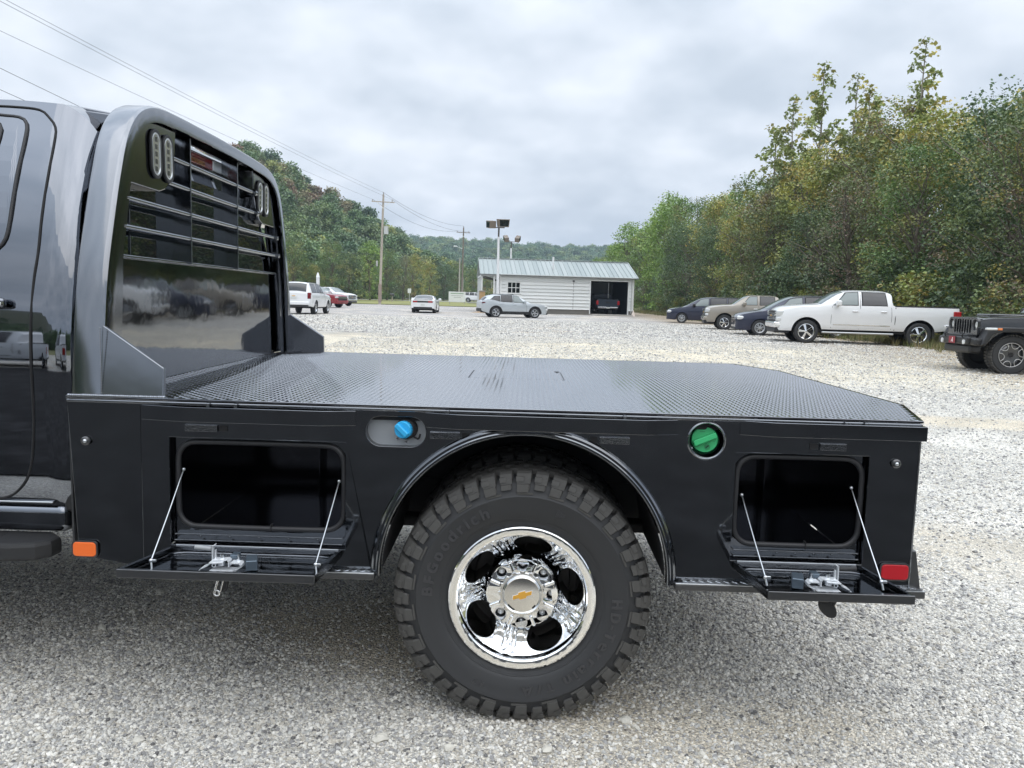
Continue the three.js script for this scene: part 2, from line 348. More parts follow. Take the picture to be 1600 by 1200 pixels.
// strips laid over the valley floor: mown verge, side road, grassy foot of the wood
const drape = (name, m, pts0, pts1, n, k, lift, colf) => {
  const g = grid(n, k, (u, v) => { const x = lerp(lerp(pts0[0], pts0[2], u), lerp(pts1[0], pts1[2], u), v), z = lerp(lerp(pts0[1], pts0[3], u), lerp(pts1[1], pts1[3], u), v); return [x, Math.max(gh(x, z), terrainH(x, z)) + lift, z]; });
  if (colf) { const q = g.attributes.position, c = []; for (let i = 0; i < q.count; i++) c.push(...colf(q.getX(i), q.getZ(i))); g.setAttribute('color', new THREE.Float32BufferAttribute(c, 3)); }
  return struct(name, g, m);
};
const vcol = std([1, 1, 1], 0.95, 0, { vertexColors: true });
drape('grass_verge', vcol, [-70, -101, -5.5, -101], [-90, -168, -14, -168], 60, 40, 0.05, (x, z) => { const n = 0.5 + fbm(x * 0.22, z * 0.12, 2, 4), y = 0.5 + fbm(x * 0.07, z * 0.07, 6, 3); return [lerp(0.17, 0.3, n) * (0.8 + 0.4 * y), lerp(0.2, 0.27, n) * (0.85 + 0.3 * y), lerp(0.06, 0.09, n)]; });
drape('side_road', std([0.36, 0.36, 0.35], 0.9), [-110, -150, 14, -142], [-110, -156, 14, -148], 80, 4, 0.09);
drape('highway', std([0.3, 0.3, 0.3], 0.9), [-170, -216, 30, -190], [-170, -226, 30, -199], 80, 4, 0.11);
// ---------------------------------------------------------------- trees
const LEAF_GAIN = 2.65;
function leaves(R, clusters, perCluster, size, tint) {
  const P = [], K = [], a = V(), b = V(), nrm = V(), q = V();
  for (const [c, rc, shade] of clusters) {
    const hue = R(), n = Math.round(perCluster * (0.6 + 0.8 * R()));
    const base = tint(R, hue).map((v, i) => v * shade * LEAF_GAIN * (i === 0 ? 0.92 : 1));
    for (let i = 0; i < n; i++) {
      q.set(R() * 2 - 1, R() * 2 - 1, R() * 2 - 1); const l = q.length() || 1; q.multiplyScalar((rc * Math.pow(R(), 0.45)) / l); q.y *= 0.75; q.add(c);
      nrm.set(R() * 2 - 1, R() * 1.3 + 0.1, R() * 2 - 1).normalize(); a.set(R() * 2 - 1, (R() - 0.7) * 1.2, R() * 2 - 1); a.addScaledVector(nrm, -a.dot(nrm)).normalize(); b.crossVectors(nrm, a);
      const s = size * (0.6 + 0.8 * R()), w = s * (0.3 + 0.16 * R()), f = s * 0.12, k = 0.75 + 0.5 * R(), yl = R() < 0.06 ? 1.35 : 1;
      const p0 = q, p2 = [q.x + a.x * s, q.y + a.y * s, q.z + a.z * s], m = [q.x + a.x * s * 0.45, q.y + a.y * s * 0.45, q.z + a.z * s * 0.45];
      const p1 = [m[0] + b.x * w + nrm.x * f, m[1] + b.y * w + nrm.y * f, m[2] + b.z * w + nrm.z * f], p3 = [m[0] - b.x * w + nrm.x * f, m[1] - b.y * w + nrm.y * f, m[2] - b.z * w + nrm.z * f];
      P.push(p0.x, p0.y, p0.z, ...p1, ...p2, p0.x, p0.y, p0.z, ...p2, ...p3);
      for (let t = 0; t < 6; t++) K.push(base[0] * k * yl, base[1] * k * (yl > 1 ? 1.15 : 1), base[2] * k);
    }
  }
  const g = new THREE.BufferGeometry();
  g.setAttribute('position', new THREE.Float32BufferAttribute(P, 3)); g.setAttribute('color', new THREE.Float32BufferAttribute(K, 3)); g.computeVertexNormals();
  return g;
}
function limb(a, b, r0, r1, R, bend = 0.08, n = 4) {
  const d = b.clone().sub(a), L = d.length(), pts = [a.clone()];
  for (let i = 1; i < n; i++) pts.push(a.clone().addScaledVector(d, i / n).add(V((R() - 0.5) * L * bend, (R() - 0.3) * L * bend, (R() - 0.5) * L * bend)));
  pts.push(b.clone());
  return join(pts.slice(1).map((p, i) => cyl(pts[i], p, lerp(r0, r1, i / n), lerp(r0, r1, (i + 1) / n), 6, true)));
}
function broadleaf(seed, { h, w, base, clusters, per, size, rc, tint, bare = 0, lean = 0 }) {
  const R = mulberry(seed), cl = [], wood = [], trunkTop = V(lean * h + (R() - 0.5) * w * 0.2, h * 0.62, (R() - 0.5) * w * 0.2);
  wood.push(limb(V(0, -0.3, 0), trunkTop, h * 0.016 + 0.05, h * 0.006, R, 0.06, 6));
  for (let i = 0; i < clusters; i++) {
    const a = R() * 6.28, t = Math.pow(R(), 0.8), y = lerp(base, h, t), env = Math.sin(Math.PI * clamp(0.12 + 0.83 * t)) ** 0.6 * (0.78 + 0.35 * noise(Math.cos(a) * 1.7, t * 4, Math.sin(a) * 1.7 + seed)), rr = env * w * 0.5 * Math.pow(R(), 0.35);
    const c = V(Math.cos(a) * rr + lean * y, y + 0.5 * noise(a, t * 3, seed) * h * 0.15, Math.sin(a) * rr);
    cl.push([c, rc * (0.6 + 0.7 * R()), 0.72 + 0.5 * R()]);
    if (i % 4 === 0) { const s = clamp(y / h - 0.22, 0.1, 0.6) / 0.62, from = V(trunkTop.x * s, trunkTop.y * s, trunkTop.z * s); wood.push(limb(from, c, h * 0.0055, 0.012, R, 0.12, 4)); }
  }
  for (let i = 0; i < bare; i++) { const a = R() * 6.28, y = lerp(h * 0.35, h * 0.9, R()), e = V(Math.cos(a) * w * 0.56, y + R() * h * 0.12, Math.sin(a) * w * 0.56); wood.push(limb(V(e.x * 0.2, y * 0.7, e.z * 0.2), e, 0.035, 0.008, R, 0.12, 4)); for (let k = 0; k < 3; k++) { const f = e.clone().multiplyScalar(0.85); wood.push(limb(f, f.clone().add(V((R() - 0.5) * 1.6, R() * 0.9, (R() - 0.5) * 1.6)), 0.012, 0.005, R, 0.1, 2)); } }
  return { wood: join(wood), crown: leaves(R, cl, per, size, tint) };
}
function slender(seed, h) {
  const R = mulberry(seed), cl = [], top = V((R() - 0.5) * 0.8, h, (R() - 0.5) * 0.8), wood = [limb(V(0, -0.3, 0), top, 0.16, 0.02, R, 0.01, 8)];
  for (let y = h * 0.3; y < h; y += h * 0.017 * (0.7 + 0.6 * R())) {
    const a = R() * 6.28, t = y / h, len = Math.max(0.25, (1 - t) * h * 0.36 * (0.55 + 0.7 * R())), from = V(top.x * t, y, top.z * t), e = V(from.x + Math.cos(a) * len, y + len * 0.55, from.z + Math.sin(a) * len);
    wood.push(limb(from, e, 0.035, 0.01, R, 0.08, 3));
    const n = Math.max(1, Math.round(len * 2.3));
    for (let k = 0; k < n; k++) { const s = 1 - (k / n) * 0.75; cl.push([from.clone().lerp(e, s).add(V((R() - 0.5) * 0.5, (R() - 0.5) * 0.4, (R() - 0.5) * 0.5)), 0.34 * (0.7 + 0.6 * R()), 0.75 + 0.5 * R()]); }
  }
  cl.push([top.clone(), 0.3, 1]);
  return { wood: join(wood), crown: leaves(R, cl, 15, 0.27, (R2, u) => (u < 0.75 ? [0.105, 0.115, 0.035] : [0.17, 0.14, 0.035])) };
}
const T = {
  green: (R, u) => (u < 0.8 ? [0.055 + 0.02 * u, 0.085 + 0.025 * u, 0.028] : [0.12, 0.115, 0.035]),
  dark: (R, u) => [0.036 + 0.018 * u, 0.058 + 0.018 * u, 0.026],
  olive: (R, u) => (u < 0.7 ? [0.078, 0.096, 0.034] : u < 0.88 ? [0.15, 0.125, 0.035] : [0.1, 0.07, 0.04]),
  yellow: (R, u) => (u < 0.5 ? [0.115, 0.125, 0.032] : u < 0.82 ? [0.165, 0.15, 0.034] : [0.19, 0.14, 0.04]),
  brown: (R, u) => (u < 0.28 ? [0.08, 0.07, 0.042] : u < 0.85 ? [0.074, 0.088, 0.033] : [0.105, 0.066, 0.042]),
  bright: (R, u) => [0.095 + 0.03 * u, 0.135 + 0.03 * u, 0.036],
};
const bark = std([0.15, 0.125, 0.1], 0.9), barkPale = std([0.27, 0.245, 0.2], 0.9);
const leafMat = new THREE.MeshPhysicalMaterial({ color: 0xffffff, vertexColors: true, roughness: 0.55, side: THREE.DoubleSide, transmission: 0.35, thickness: 0 });
const kinds = {
  green: broadleaf(21, { h: 11, w: 8, base: 0.8, clusters: 160, per: 85, size: 0.145, rc: 0.85, tint: T.green }),
  dark: broadleaf(22, { h: 10, w: 8.5, base: 0.5, clusters: 160, per: 95, size: 0.135, rc: 0.95, tint: T.dark }),
  olive: broadleaf(23, { h: 10.5, w: 7.5, base: 0.7, clusters: 150, per: 90, size: 0.125, rc: 0.8, tint: T.olive, bare: 10 }),
  yellow: broadleaf(24, { h: 9.5, w: 6.5, base: 0.6, clusters: 140, per: 80, size: 0.13, rc: 0.8, tint: T.yellow }),
  brown: broadleaf(25, { h: 8.5, w: 7.5, base: 0.8, clusters: 140, per: 75, size: 0.115, rc: 0.8, tint: T.brown, bare: 16 }),
  bright: broadleaf(26, { h: 12, w: 7.5, base: 0.8, clusters: 140, per: 46, size: 0.22, rc: 0.8, tint: T.bright }),
  slim: slender(31, 16), slim2: slender(32, 13.5),
  bush: broadleaf(41, { h: 2.6, w: 3.6, base: 0.05, clusters: 60, per: 40, size: 0.13, rc: 0.5, tint: T.olive }),
  bush2: broadleaf(42, { h: 3.2, w: 3.4, base: 0.05, clusters: 60, per: 40, size: 0.15, rc: 0.55, tint: T.dark }),
  bush3: broadleaf(43, { h: 2.2, w: 3.2, base: 0.05, clusters: 50, per: 40, size: 0.12, rc: 0.5, tint: T.yellow }),
};
const treeSrc = {};
function tree(kind, label, x, z, s = 1, turn = 0, group, name) {
  const isBush = kind.startsWith('bush'), nm = name ?? (isBush ? 'bush' : 'tree'), y = terrainH(x, z) - 0.1;
  if (!treeSrc[kind]) {
    const o = thing(nm, label, isBush ? 'bush' : 'tree', x, y, z, turn, group);
    part('trunk', kinds[kind].wood, kind.startsWith('slim') ? barkPale : bark, o); part('crown', kinds[kind].crown, leafMat, o); o.scale.setScalar(s); treeSrc[kind] = o; return o;
  }
  const o = dup(treeSrc[kind], nm, label, x, y, z, turn, s);
  if (group) o.userData.group = group; else delete o.userData.group;
  return o;
}
const LEAFWORD = { green: 'mid green leafy tree', dark: 'dark green dense tree', olive: 'bare-twigged olive green tree', yellow: 'yellowing tree', brown: 'browning thin-leaved tree', bright: 'bright green tree', bush: 'olive green bush', bush2: 'dark green bush', bush3: 'yellowing bush' };
// right-hand edge of the wood, from the black off-road car back to beyond the garage
{
  const R = mulberry(314), G = (k) => `${LEAFWORD[k]}s along the wooded edge on the right`;
  const front = [[20.5, -13.5, 'brown', 1.0], [22.5, -17, 'brown', 1.2], [18.6, -19.5, 'dark', 0.78], [20.5, -23.5, 'olive', 1.02], [17.6, -26.5, 'olive', 0.84], [19.5, -30, 'dark', 1.0], [17.2, -33.5, 'green', 0.78], [19.4, -36.5, 'yellow', 1.12], [17.0, -40, 'brown', 0.9], [20.5, -43, 'olive', 1.15], [17.2, -46, 'dark', 0.74], [18.8, -50, 'yellow', 1.2], [16.8, -53.5, 'olive', 0.86], [18.6, -57, 'brown', 1.25], [17.0, -61, 'yellow', 0.95], [18.8, -65, 'green', 1.05], [16.8, -69, 'dark', 0.85], [18.2, -74, 'yellow', 1.2], [16.2, -79, 'dark', 0.95], [17.6, -84, 'green', 1.1], [15.8, -90, 'bright', 1.02], [17.5, -96, 'bright', 1.18], [15.4, -103, 'green', 0.95], [17, -110, 'bright', 1.0], [15.2, -118, 'bright', 1.05], [16.5, -127, 'green', 0.95], [15, -136, 'bright', 0.9], [16.5, -147, 'green', 1.0], [14.5, -160, 'olive', 0.9], [10.5, -118, 'bright', 0.62], [7.5, -122, 'olive', 0.58], [12.5, -112, 'green', 0.6]];
  const NTH = ['nearest', 'second', 'third', 'fourth', 'fifth', 'sixth', 'seventh', 'eighth', 'ninth', 'tenth', 'eleventh', 'twelfth', 'thirteenth', 'fourteenth'], count = {};
  const nth = (row, k) => { const c = (count[row + k] = (count[row + k] ?? 0) + 1); return NTH[c - 1]; };
  for (const [x, z, k, s] of front) tree(k, `${LEAFWORD[k]} in the wooded edge, ${nth('f', k)} of its kind counted from the right`, x + 0.3, z, s, R() * 6.28, G(k));
  const back = [[26, -15, 'olive', 1.1], [30, -20, 'green', 1.2], [25.5, -24, 'dark', 1.15], [28, -31, 'olive', 1.25], [25, -38, 'dark', 1.1], [27, -46, 'yellow', 1.2], [24.5, -54, 'olive', 1.2], [26, -63, 'brown', 1.2], [24, -71, 'green', 1.15], [25, -80, 'dark', 1.1], [23, -90, 'bright', 1.1], [24, -102, 'green', 1.1], [35, -30, 'dark', 1.3], [34, -42, 'green', 1.3], [40, -36, 'olive', 1.3], [33, -55, 'dark', 1.25], [24.5, -9, 'brown', 1.2], [29, -5, 'dark', 1.2]];
  for (const [x, z, k, s] of back) tree(k, `${LEAFWORD[k]} rising behind the wooded edge, ${nth('b', k)} of its kind from the right`, x, z, s, R() * 6.28, `${LEAFWORD[k]}s behind the wooded edge on the right`);
  const tall = [[20.4, -55, 'slim', 1.12, 'tallest slender sparse-leaved tree of the left cluster above the tan pickup'], [19.4, -57, 'slim', 1.02, 'slender sparse-leaved tree just left of the tallest in the left cluster'], [18.8, -60, 'slim2', 1.1, 'leftmost of the slender sparse-leaved trees on the skyline'], [21.9, -53, 'slim', 1.04, 'slender sparse-leaved tree just right of the tallest in the left cluster'], [21.4, -42.5, 'slim', 0.98, 'tall slender sparse-leaved tree on its own above the white pickup'], [22.4, -51, 'slim2', 1.06, 'short slender tree between the two tall slender groups'], [26.5, -39, 'slim2', 1.12, 'slender tree on the skyline at the right edge of the picture'], [20.6, -47, 'slim2', 1.05, 'slender tree close left of the lone tall one above the white pickup']];
  for (const [x, z, k, s, l] of tall) tree(k, l, x, z, s, R() * 6.28, undefined, 'slender_tree');
  let i = 0;
  for (let z = -11.5; z > -112; z -= 2.4 + z * -0.016) { const k = ['bush', 'bush2', 'bush3', 'bush2', 'bush'][i++ % 5]; tree(k, `${LEAFWORD[k]} at the wood's foot, ${nth('u', k)} of its kind from the right`, 15.6 + R() * 1.6 + (z > -18 ? 1.6 : 0), z + R(), 0.75 + 0.5 * R(), R() * 6.28, `${LEAFWORD[k]}es at the foot of the wooded edge on the right`); }
  // long grass between the parked vehicles and the bushes
  const bl = new THREE.BufferGeometry(), gp = [];
  for (let k = 0; k < 9; k++) { const a = R() * 6.28, h = 0.16 + 0.16 * R(), dx = Math.cos(a), dz = Math.sin(a), o = 0.06; gp.push(dx * o - dz * 0.006, 0, dz * o + dx * 0.006, dx * o + dz * 0.006, 0, dz * o - dx * 0.006, dx * (o + 0.1), h, dz * (o + 0.1)); }
  bl.setAttribute('position', new THREE.Float32BufferAttribute(gp, 3)); bl.computeVertexNormals();
  const list = [], m4 = new THREE.Matrix4(), qn = new THREE.Quaternion();
  for (let k = 0; k < 15000; k++) { const z = lerp(-11, -95, Math.pow(R(), 1.4)), x = 12.4 + 4.8 * Math.pow(R(), 0.8) + 0.7 * noise(z * 0.3, 3); if (x < 13.2 && R() < 0.6) continue; const s = 0.7 + 0.9 * R(); list.push([m4.compose(V(x, Math.max(gh(x, z), terrainH(x, z) - 0.03) , z), qn.setFromAxisAngle(V(0, 1, 0), R() * 6.28), V(s, s * (0.6 + 0.6 * R()), s)).clone(), R()]); }
  const im = new THREE.InstancedMesh(bl, new THREE.MeshPhysicalMaterial({ color: 0xffffff, roughness: 0.8, side: THREE.DoubleSide }), list.length);
  list.forEach(([m, u], k) => { im.setMatrixAt(k, m); im.setColorAt(k, u < 0.55 ? C(0.12, 0.135, 0.045) : u < 0.85 ? C(0.2, 0.18, 0.075) : C(0.3, 0.24, 0.12)); });
  im.name = 'long_grass'; im.castShadow = im.receiveShadow = true; im.userData = { kind: 'stuff', label: 'long green and straw-coloured grass behind the parked vehicles', category: 'grass' }; scene.add(im);
}
// forest on the left hill and the far ridge: one mass each
function forest(name, label, spots, geos, mats) {
  geos.forEach((g, k) => {
    const mine = spots.filter((_, i) => i % geos.length === k), im = new THREE.InstancedMesh(g, mats, mine.length), m4 = new THREE.Matrix4(), qn = new THREE.Quaternion();
    mine.forEach(([x, z, s, c], i) => { im.setMatrixAt(i, m4.compose(V(x, terrainH(x, z) - 0.4, z), qn.setFromAxisAngle(V(0, 1, 0), i * 2.39), V(s, s * (0.9 + ((i * 7) % 5) * 0.08), s))); im.setColorAt(i, C(...c.map((v) => v * 1.35))); });
    im.name = numbered(name); im.castShadow = im.receiveShadow = true; im.userData = { kind: 'stuff', label, category: 'forest' }; scene.add(im);
  });
}
{
  const plain = (R, u) => { const k = 0.8 + 0.4 * u; return [k, k, k]; };
  const geos = [61, 62, 63].map((s) => broadleaf(s, { h: 9, w: 8, base: 0.6, clusters: 70, per: 26, size: 0.5, rc: 1.15, tint: plain }).crown);
  const R = mulberry(909), spots = [];
  let guard = 0;
  while (spots.length < 3400 && guard++ < 60000) {
    const m = lerp(-1.1, 0.12, Math.pow(R(), 0.8)), d0 = hillLeft.foot(m), d1 = hillLeft.crest(m) + 28, d = lerp(d0 - 4, d1, R()), x = m * d, z = -d;
    if (x > 9 && z > -170) continue;
    const russet = smooth(0.05, 0.16, noise(x * 0.035 + 1.5, z * 0.035, 5.2)) * smooth(12, 22, terrainH(x, z)), u = R(), tone = noise(x * 0.05, z * 0.05, 9);
    let c = u < 0.5 ? [0.05, 0.072, 0.03] : u < 0.78 ? [0.066, 0.082, 0.032] : u < 0.92 ? [0.115, 0.115, 0.038] : [0.036, 0.056, 0.03];
    if (russet > 0.3 && R() < 0.6) c = R() < 0.5 ? [0.105, 0.066, 0.044] : [0.096, 0.08, 0.042];
    const k = 0.85 + 0.3 * R() + 0.25 * tone; spots.push([x, z, (0.62 + 0.5 * R()) * (d > 200 ? 1.05 : 0.95), c.map((v) => v * k)]);
  }
  forest('hillside_forest', 'mixed green and russet forest covering the hill on the left', spots, geos, leafMat);
  const far = [];
  for (let i = 0; i < 6500; i++) { const m = lerp(-0.5, 0.42, R()), d = lerp(430, 980, Math.pow(R(), 0.75)), x = m * d, z = -d, u = R(), k = 0.8 + 0.5 * R(); far.push([x, z, 1.35 + 0.8 * R(), (u < 0.7 ? [0.045, 0.068, 0.032] : [0.072, 0.085, 0.035]).map((v) => v * k)]); }
  forest('ridge_forest', 'blue-green forest covering the distant ridge', far, geos, leafMat);
  // wood behind the camera, seen mirrored in the black paint
  const behind = [];
  for (let i = 0; i < 600; i++) { const x = lerp(-150, 110, R()), z = lerp(100, 165, Math.pow(R(), 1.5)), k = 0.8 + 0.4 * R(); behind.push([x, z, 0.5 + 0.3 * R(), [0.05 * k, 0.068 * k, 0.03 * k]]); }
  forest('wood_behind_lot', 'dark wood along the near side of the lot', behind, geos, leafMat);
  // first row at the foot of the left hill, told apart one by one
  const row = [[-0.345, 118, 'olive', 0.8, 'olive tree with bare twigs above the white sport utility car'], [-0.322, 116, 'yellow', 0.75, 'yellowing tree above the red car on the left'], [-0.3, 122, 'green', 0.85, 'mid green tree behind the red car at the foot of the hill'], [-0.275, 124, 'yellow', 0.6, 'low yellowing tree on the verge left of the near wooden utility pole'], [-0.25, 127, 'green', 0.85, 'mid green tree left of the near wooden utility pole'], [-0.228, 132, 'dark', 0.85, 'dark tree close behind the verge left of the near wooden utility pole'], [-0.2, 138, 'bright', 0.85, 'light green tree beside the near wooden utility pole'], [-0.178, 146, 'green', 0.85, 'mid green tree right of the near wooden utility pole'], [-0.158, 150, 'brown', 0.95, 'greyish brown tree at the foot of the hill above the white coupe'], [-0.142, 156, 'yellow', 0.95, 'yellow-green tree left of the white sign'], [-0.125, 165, 'yellow', 0.85, 'second yellow-green tree above the white sign'], [-0.105, 178, 'dark', 0.85, 'dark tree behind the white sign'], [-0.088, 190, 'green', 0.85, 'mid green tree by the pale grey pole'], [-0.066, 205, 'green', 0.75, 'mid green tree right of the far utility pole'], [-0.05, 215, 'olive', 0.7, 'olive tree beyond the porch of the white garage'], [-0.365, 112, 'green', 0.85, 'mid green tree at the foot of the hill beside the rack']];
  for (const [m, d, k, s, l] of row) tree(k, l, m * d, -d, s, R() * 6.28);
  for (const [m, d, k, s, l] of [[-0.052, 168, 'bush', 1.2, 'olive bush on the bank beyond the porch'], [-0.04, 172, 'bush3', 1.4, 'yellowing bush on the bank beyond the porch'], [-0.03, 165, 'bush2', 1.0, 'dark bush on the bank beyond the porch']]) tree(k, l, m * d, -d, s, R() * 6.28);
}
// ---------------------------------------------------------------- vehicles (x runs from the nose at 0 to the tail at L, z across, y up)
function shell(s) {
  const belt = table(s.belt), roof = table(s.roof), W = table(s.width), GW = table(s.gw), bot = s.bot ? table(s.bot) : () => s.sill;
  const ar = s.arch ?? s.r * 1.17;
  const bottom = (x) => { let y = bot(x); for (const xw of s.wheels) { const d = Math.abs(x - xw); if (d < ar) y = Math.max(y, s.r + Math.sqrt(ar * ar - d * d)); } return y; };
  // v: 0 sill, 1 lower side, 2 waist, 3 belt, 4 roof edge, 5 roof centre
  const S = (x, v) => {
    const hw = s.w * W(x), yb = bottom(x), be = Math.max(belt(x), yb + 0.02), ro = Math.max(roof(x), be + 0.012), rd = Math.min(0.075 * (s.crown ?? 1), (ro - be) * 0.9), h4 = hw * GW(x);
    const y0 = bot(x), yy = (t) => Math.max(yb + (t > 0 ? 0.004 * t : 0), y0 + (be - y0) * t);
    if (v <= 3) {
      const t = v / 3, y = lerp(yb, be, t), q = clamp((y - y0) / (be - y0)), bulge = linear([[0, 0.945], [0.12, 0.978], [0.35, 0.992], [0.62, 1], [0.82, 0.99], [1, 0.962]])(q);
      return [hw * bulge, y];
    }
    if (v <= 4) { const t = v - 3; return [lerp(hw * 0.962, h4, t) + 0.02 * Math.sin(Math.PI * t), lerp(be, ro - rd, t)]; }
    const t = v - 4; return [h4 * (1 - t), ro - rd * Math.pow(1 - t, 2.4)];
  };
  const P = (x, v, side = 1, off = 0) => {
    const a = S(x, v); if (!off) return [x, a[1], side * a[0]];
    const e = 0.004, b = S(x, Math.min(5, v + 0.02)), c = S(x, Math.max(0, v - 0.02)), d = S(Math.min(s.L, x + e), v), f = S(Math.max(0, x - e), v);
    const n = V(d[1] - f[1] ? 2 * e : 2 * e, d[1] - f[1], d[0] - f[0]).cross(V(0, b[1] - c[1], b[0] - c[0])).normalize();   // tangent x cross section tangent
    const k = n.z < 0 || (Math.abs(n.z) < 0.05 && n.y < 0) ? -1 : 1;
    return [x + n.x * off * k, a[1] + n.y * off * k, side * (a[0] + n.z * off * k)];
  };
  const vAt = (x, y) => { let lo = 0, hi = 4; for (let i = 0; i < 30; i++) { const m = (lo + hi) / 2; S(x, m)[1] < y ? (lo = m) : (hi = m); } return (lo + hi) / 2; };
  return { S, P, vAt, bottom, roof, belt };
}
function bodyGeo(s, sh) {
  const xs = new Set(); const n = 110; for (let i = 0; i <= n; i++) xs.add(+(s.L * i / n).toFixed(4));
  const ar = s.arch ?? s.r * 1.17;
  for (const xw of s.wheels) for (let i = 0; i <= 22; i++) xs.add(+(clamp(xw - ar * Math.cos((Math.PI * i) / 22), 0, s.L)).toFixed(4));
  for (const x of s.xs ?? []) xs.add(x);
  const X = [...xs].sort((a, b) => a - b), vs = []; for (let i = 0; i <= 12; i++) vs.push((3 * i) / 12); for (let i = 1; i <= 5; i++) vs.push(3 + i / 5); for (let i = 1; i <= 7; i++) vs.push(4 + i / 7);
  const all = [...vs.map((v) => [v, 1]), ...vs.slice(0, -1).reverse().map((v) => [v, -1])];
  const g = grid(X.length - 1, all.length - 1, (u, w) => { const [v, sd] = all[Math.round(w * (all.length - 1))]; return sh.P(X[Math.round(u * (X.length - 1))], v, sd); });
  const caps = [0, s.L].map((x) => grid(1, all.length - 1, (u, w) => { const [v, sd] = all[Math.round(w * (all.length - 1))], p = sh.P(x, v, sd); return u < 0.5 ? p : [x, p[1], 0]; }));
  return join([crease(g, 0.5), crease(caps[0], 0.5), crease(caps[1], 0.5)]);
}
// patch on the shell; corners (xa0 -> xa1 along the lower edge v0, xb0 -> xb1 along the upper edge v1)
const patch = (sh, xa0, xa1, xb0, xb1, v0, v1, off, side = 1, nx = 8, nv = 6) => grid(nx, nv, (u, w) => sh.P(lerp(lerp(xa0, xb0, w), lerp(xa1, xb1, w), u), lerp(v0, v1, w), side, off));
const seam = (sh, pts, off = 0.001, r = 0.004, side = 1) => tube(pts.map(([x, y]) => sh.P(x, sh.vAt(x, y), side, off)), r, pts.length * 6, 5);
function carWheel(r, w, style, rimMat) {
  const g = new THREE.Group(); g.name = 'wheel';
  const rr = r * (style.rim ?? 0.66), h = w / 2;
  part('tyre', [crease(ring([[rr - 0.012, -h * 0.7], [rr, -h * 0.8], [rr + 0.03, -h], [r * 0.9, -h], [r * 0.975, -h * 0.84], [r, -h * 0.6], [r, h * 0.6], [r * 0.975, h * 0.84], [r * 0.9, h], [rr + 0.03, h], [rr, h * 0.8], [rr - 0.012, h * 0.7]], 0, 6.2832, 40), 0.5), ring([[rr * 0.97, 0.0], [0, 0]], 0, 6.2832, 24)], M.rubber, g);
  const sp = [crease(ring([[rr + 0.004, h * 0.72], [rr + 0.004, h * 0.84], [rr - 0.012, h * 0.86], [rr - 0.03, h * 0.7], [rr - 0.035, h * 0.1]], 0, 6.2832, 40), 0.4), crease(ring([[r * 0.13, h * 0.3], [r * 0.12, h * 0.74], [0, h * 0.8]], 0, 6.2832, 20), 0.4)];
  for (let k = 0; k < style.n; k++) {
    const a = (k / style.n) * 2 * Math.PI, wd = rr * style.sw, f = style.fork ? [-0.16, 0.16] : [0];
    for (const q of f) { const sh = poly([[rr * 0.1, -wd * 0.6], [rr * 0.97, -wd], [rr * 0.97, wd], [rr * 0.1, wd * 0.6]]), e = extr(sh, h * 0.28, 0.004); e.translate(0, 0, h * 0.5); e.rotateY(0.08); e.rotateZ(a + q); sp.push(e); }
  }
  part('rim', sp, rimMat, g);
  return g;
}
const WHEEL = { five: { n: 5, sw: 0.17, rim: 0.66 }, ten: { n: 7, sw: 0.07, fork: true, rim: 0.62 }, six: { n: 6, sw: 0.12, rim: 0.6 }, twenty: { n: 10, sw: 0.1, rim: 0.7 } };
const trims = { seam: std([0.01, 0.01, 0.01], 0.7) };
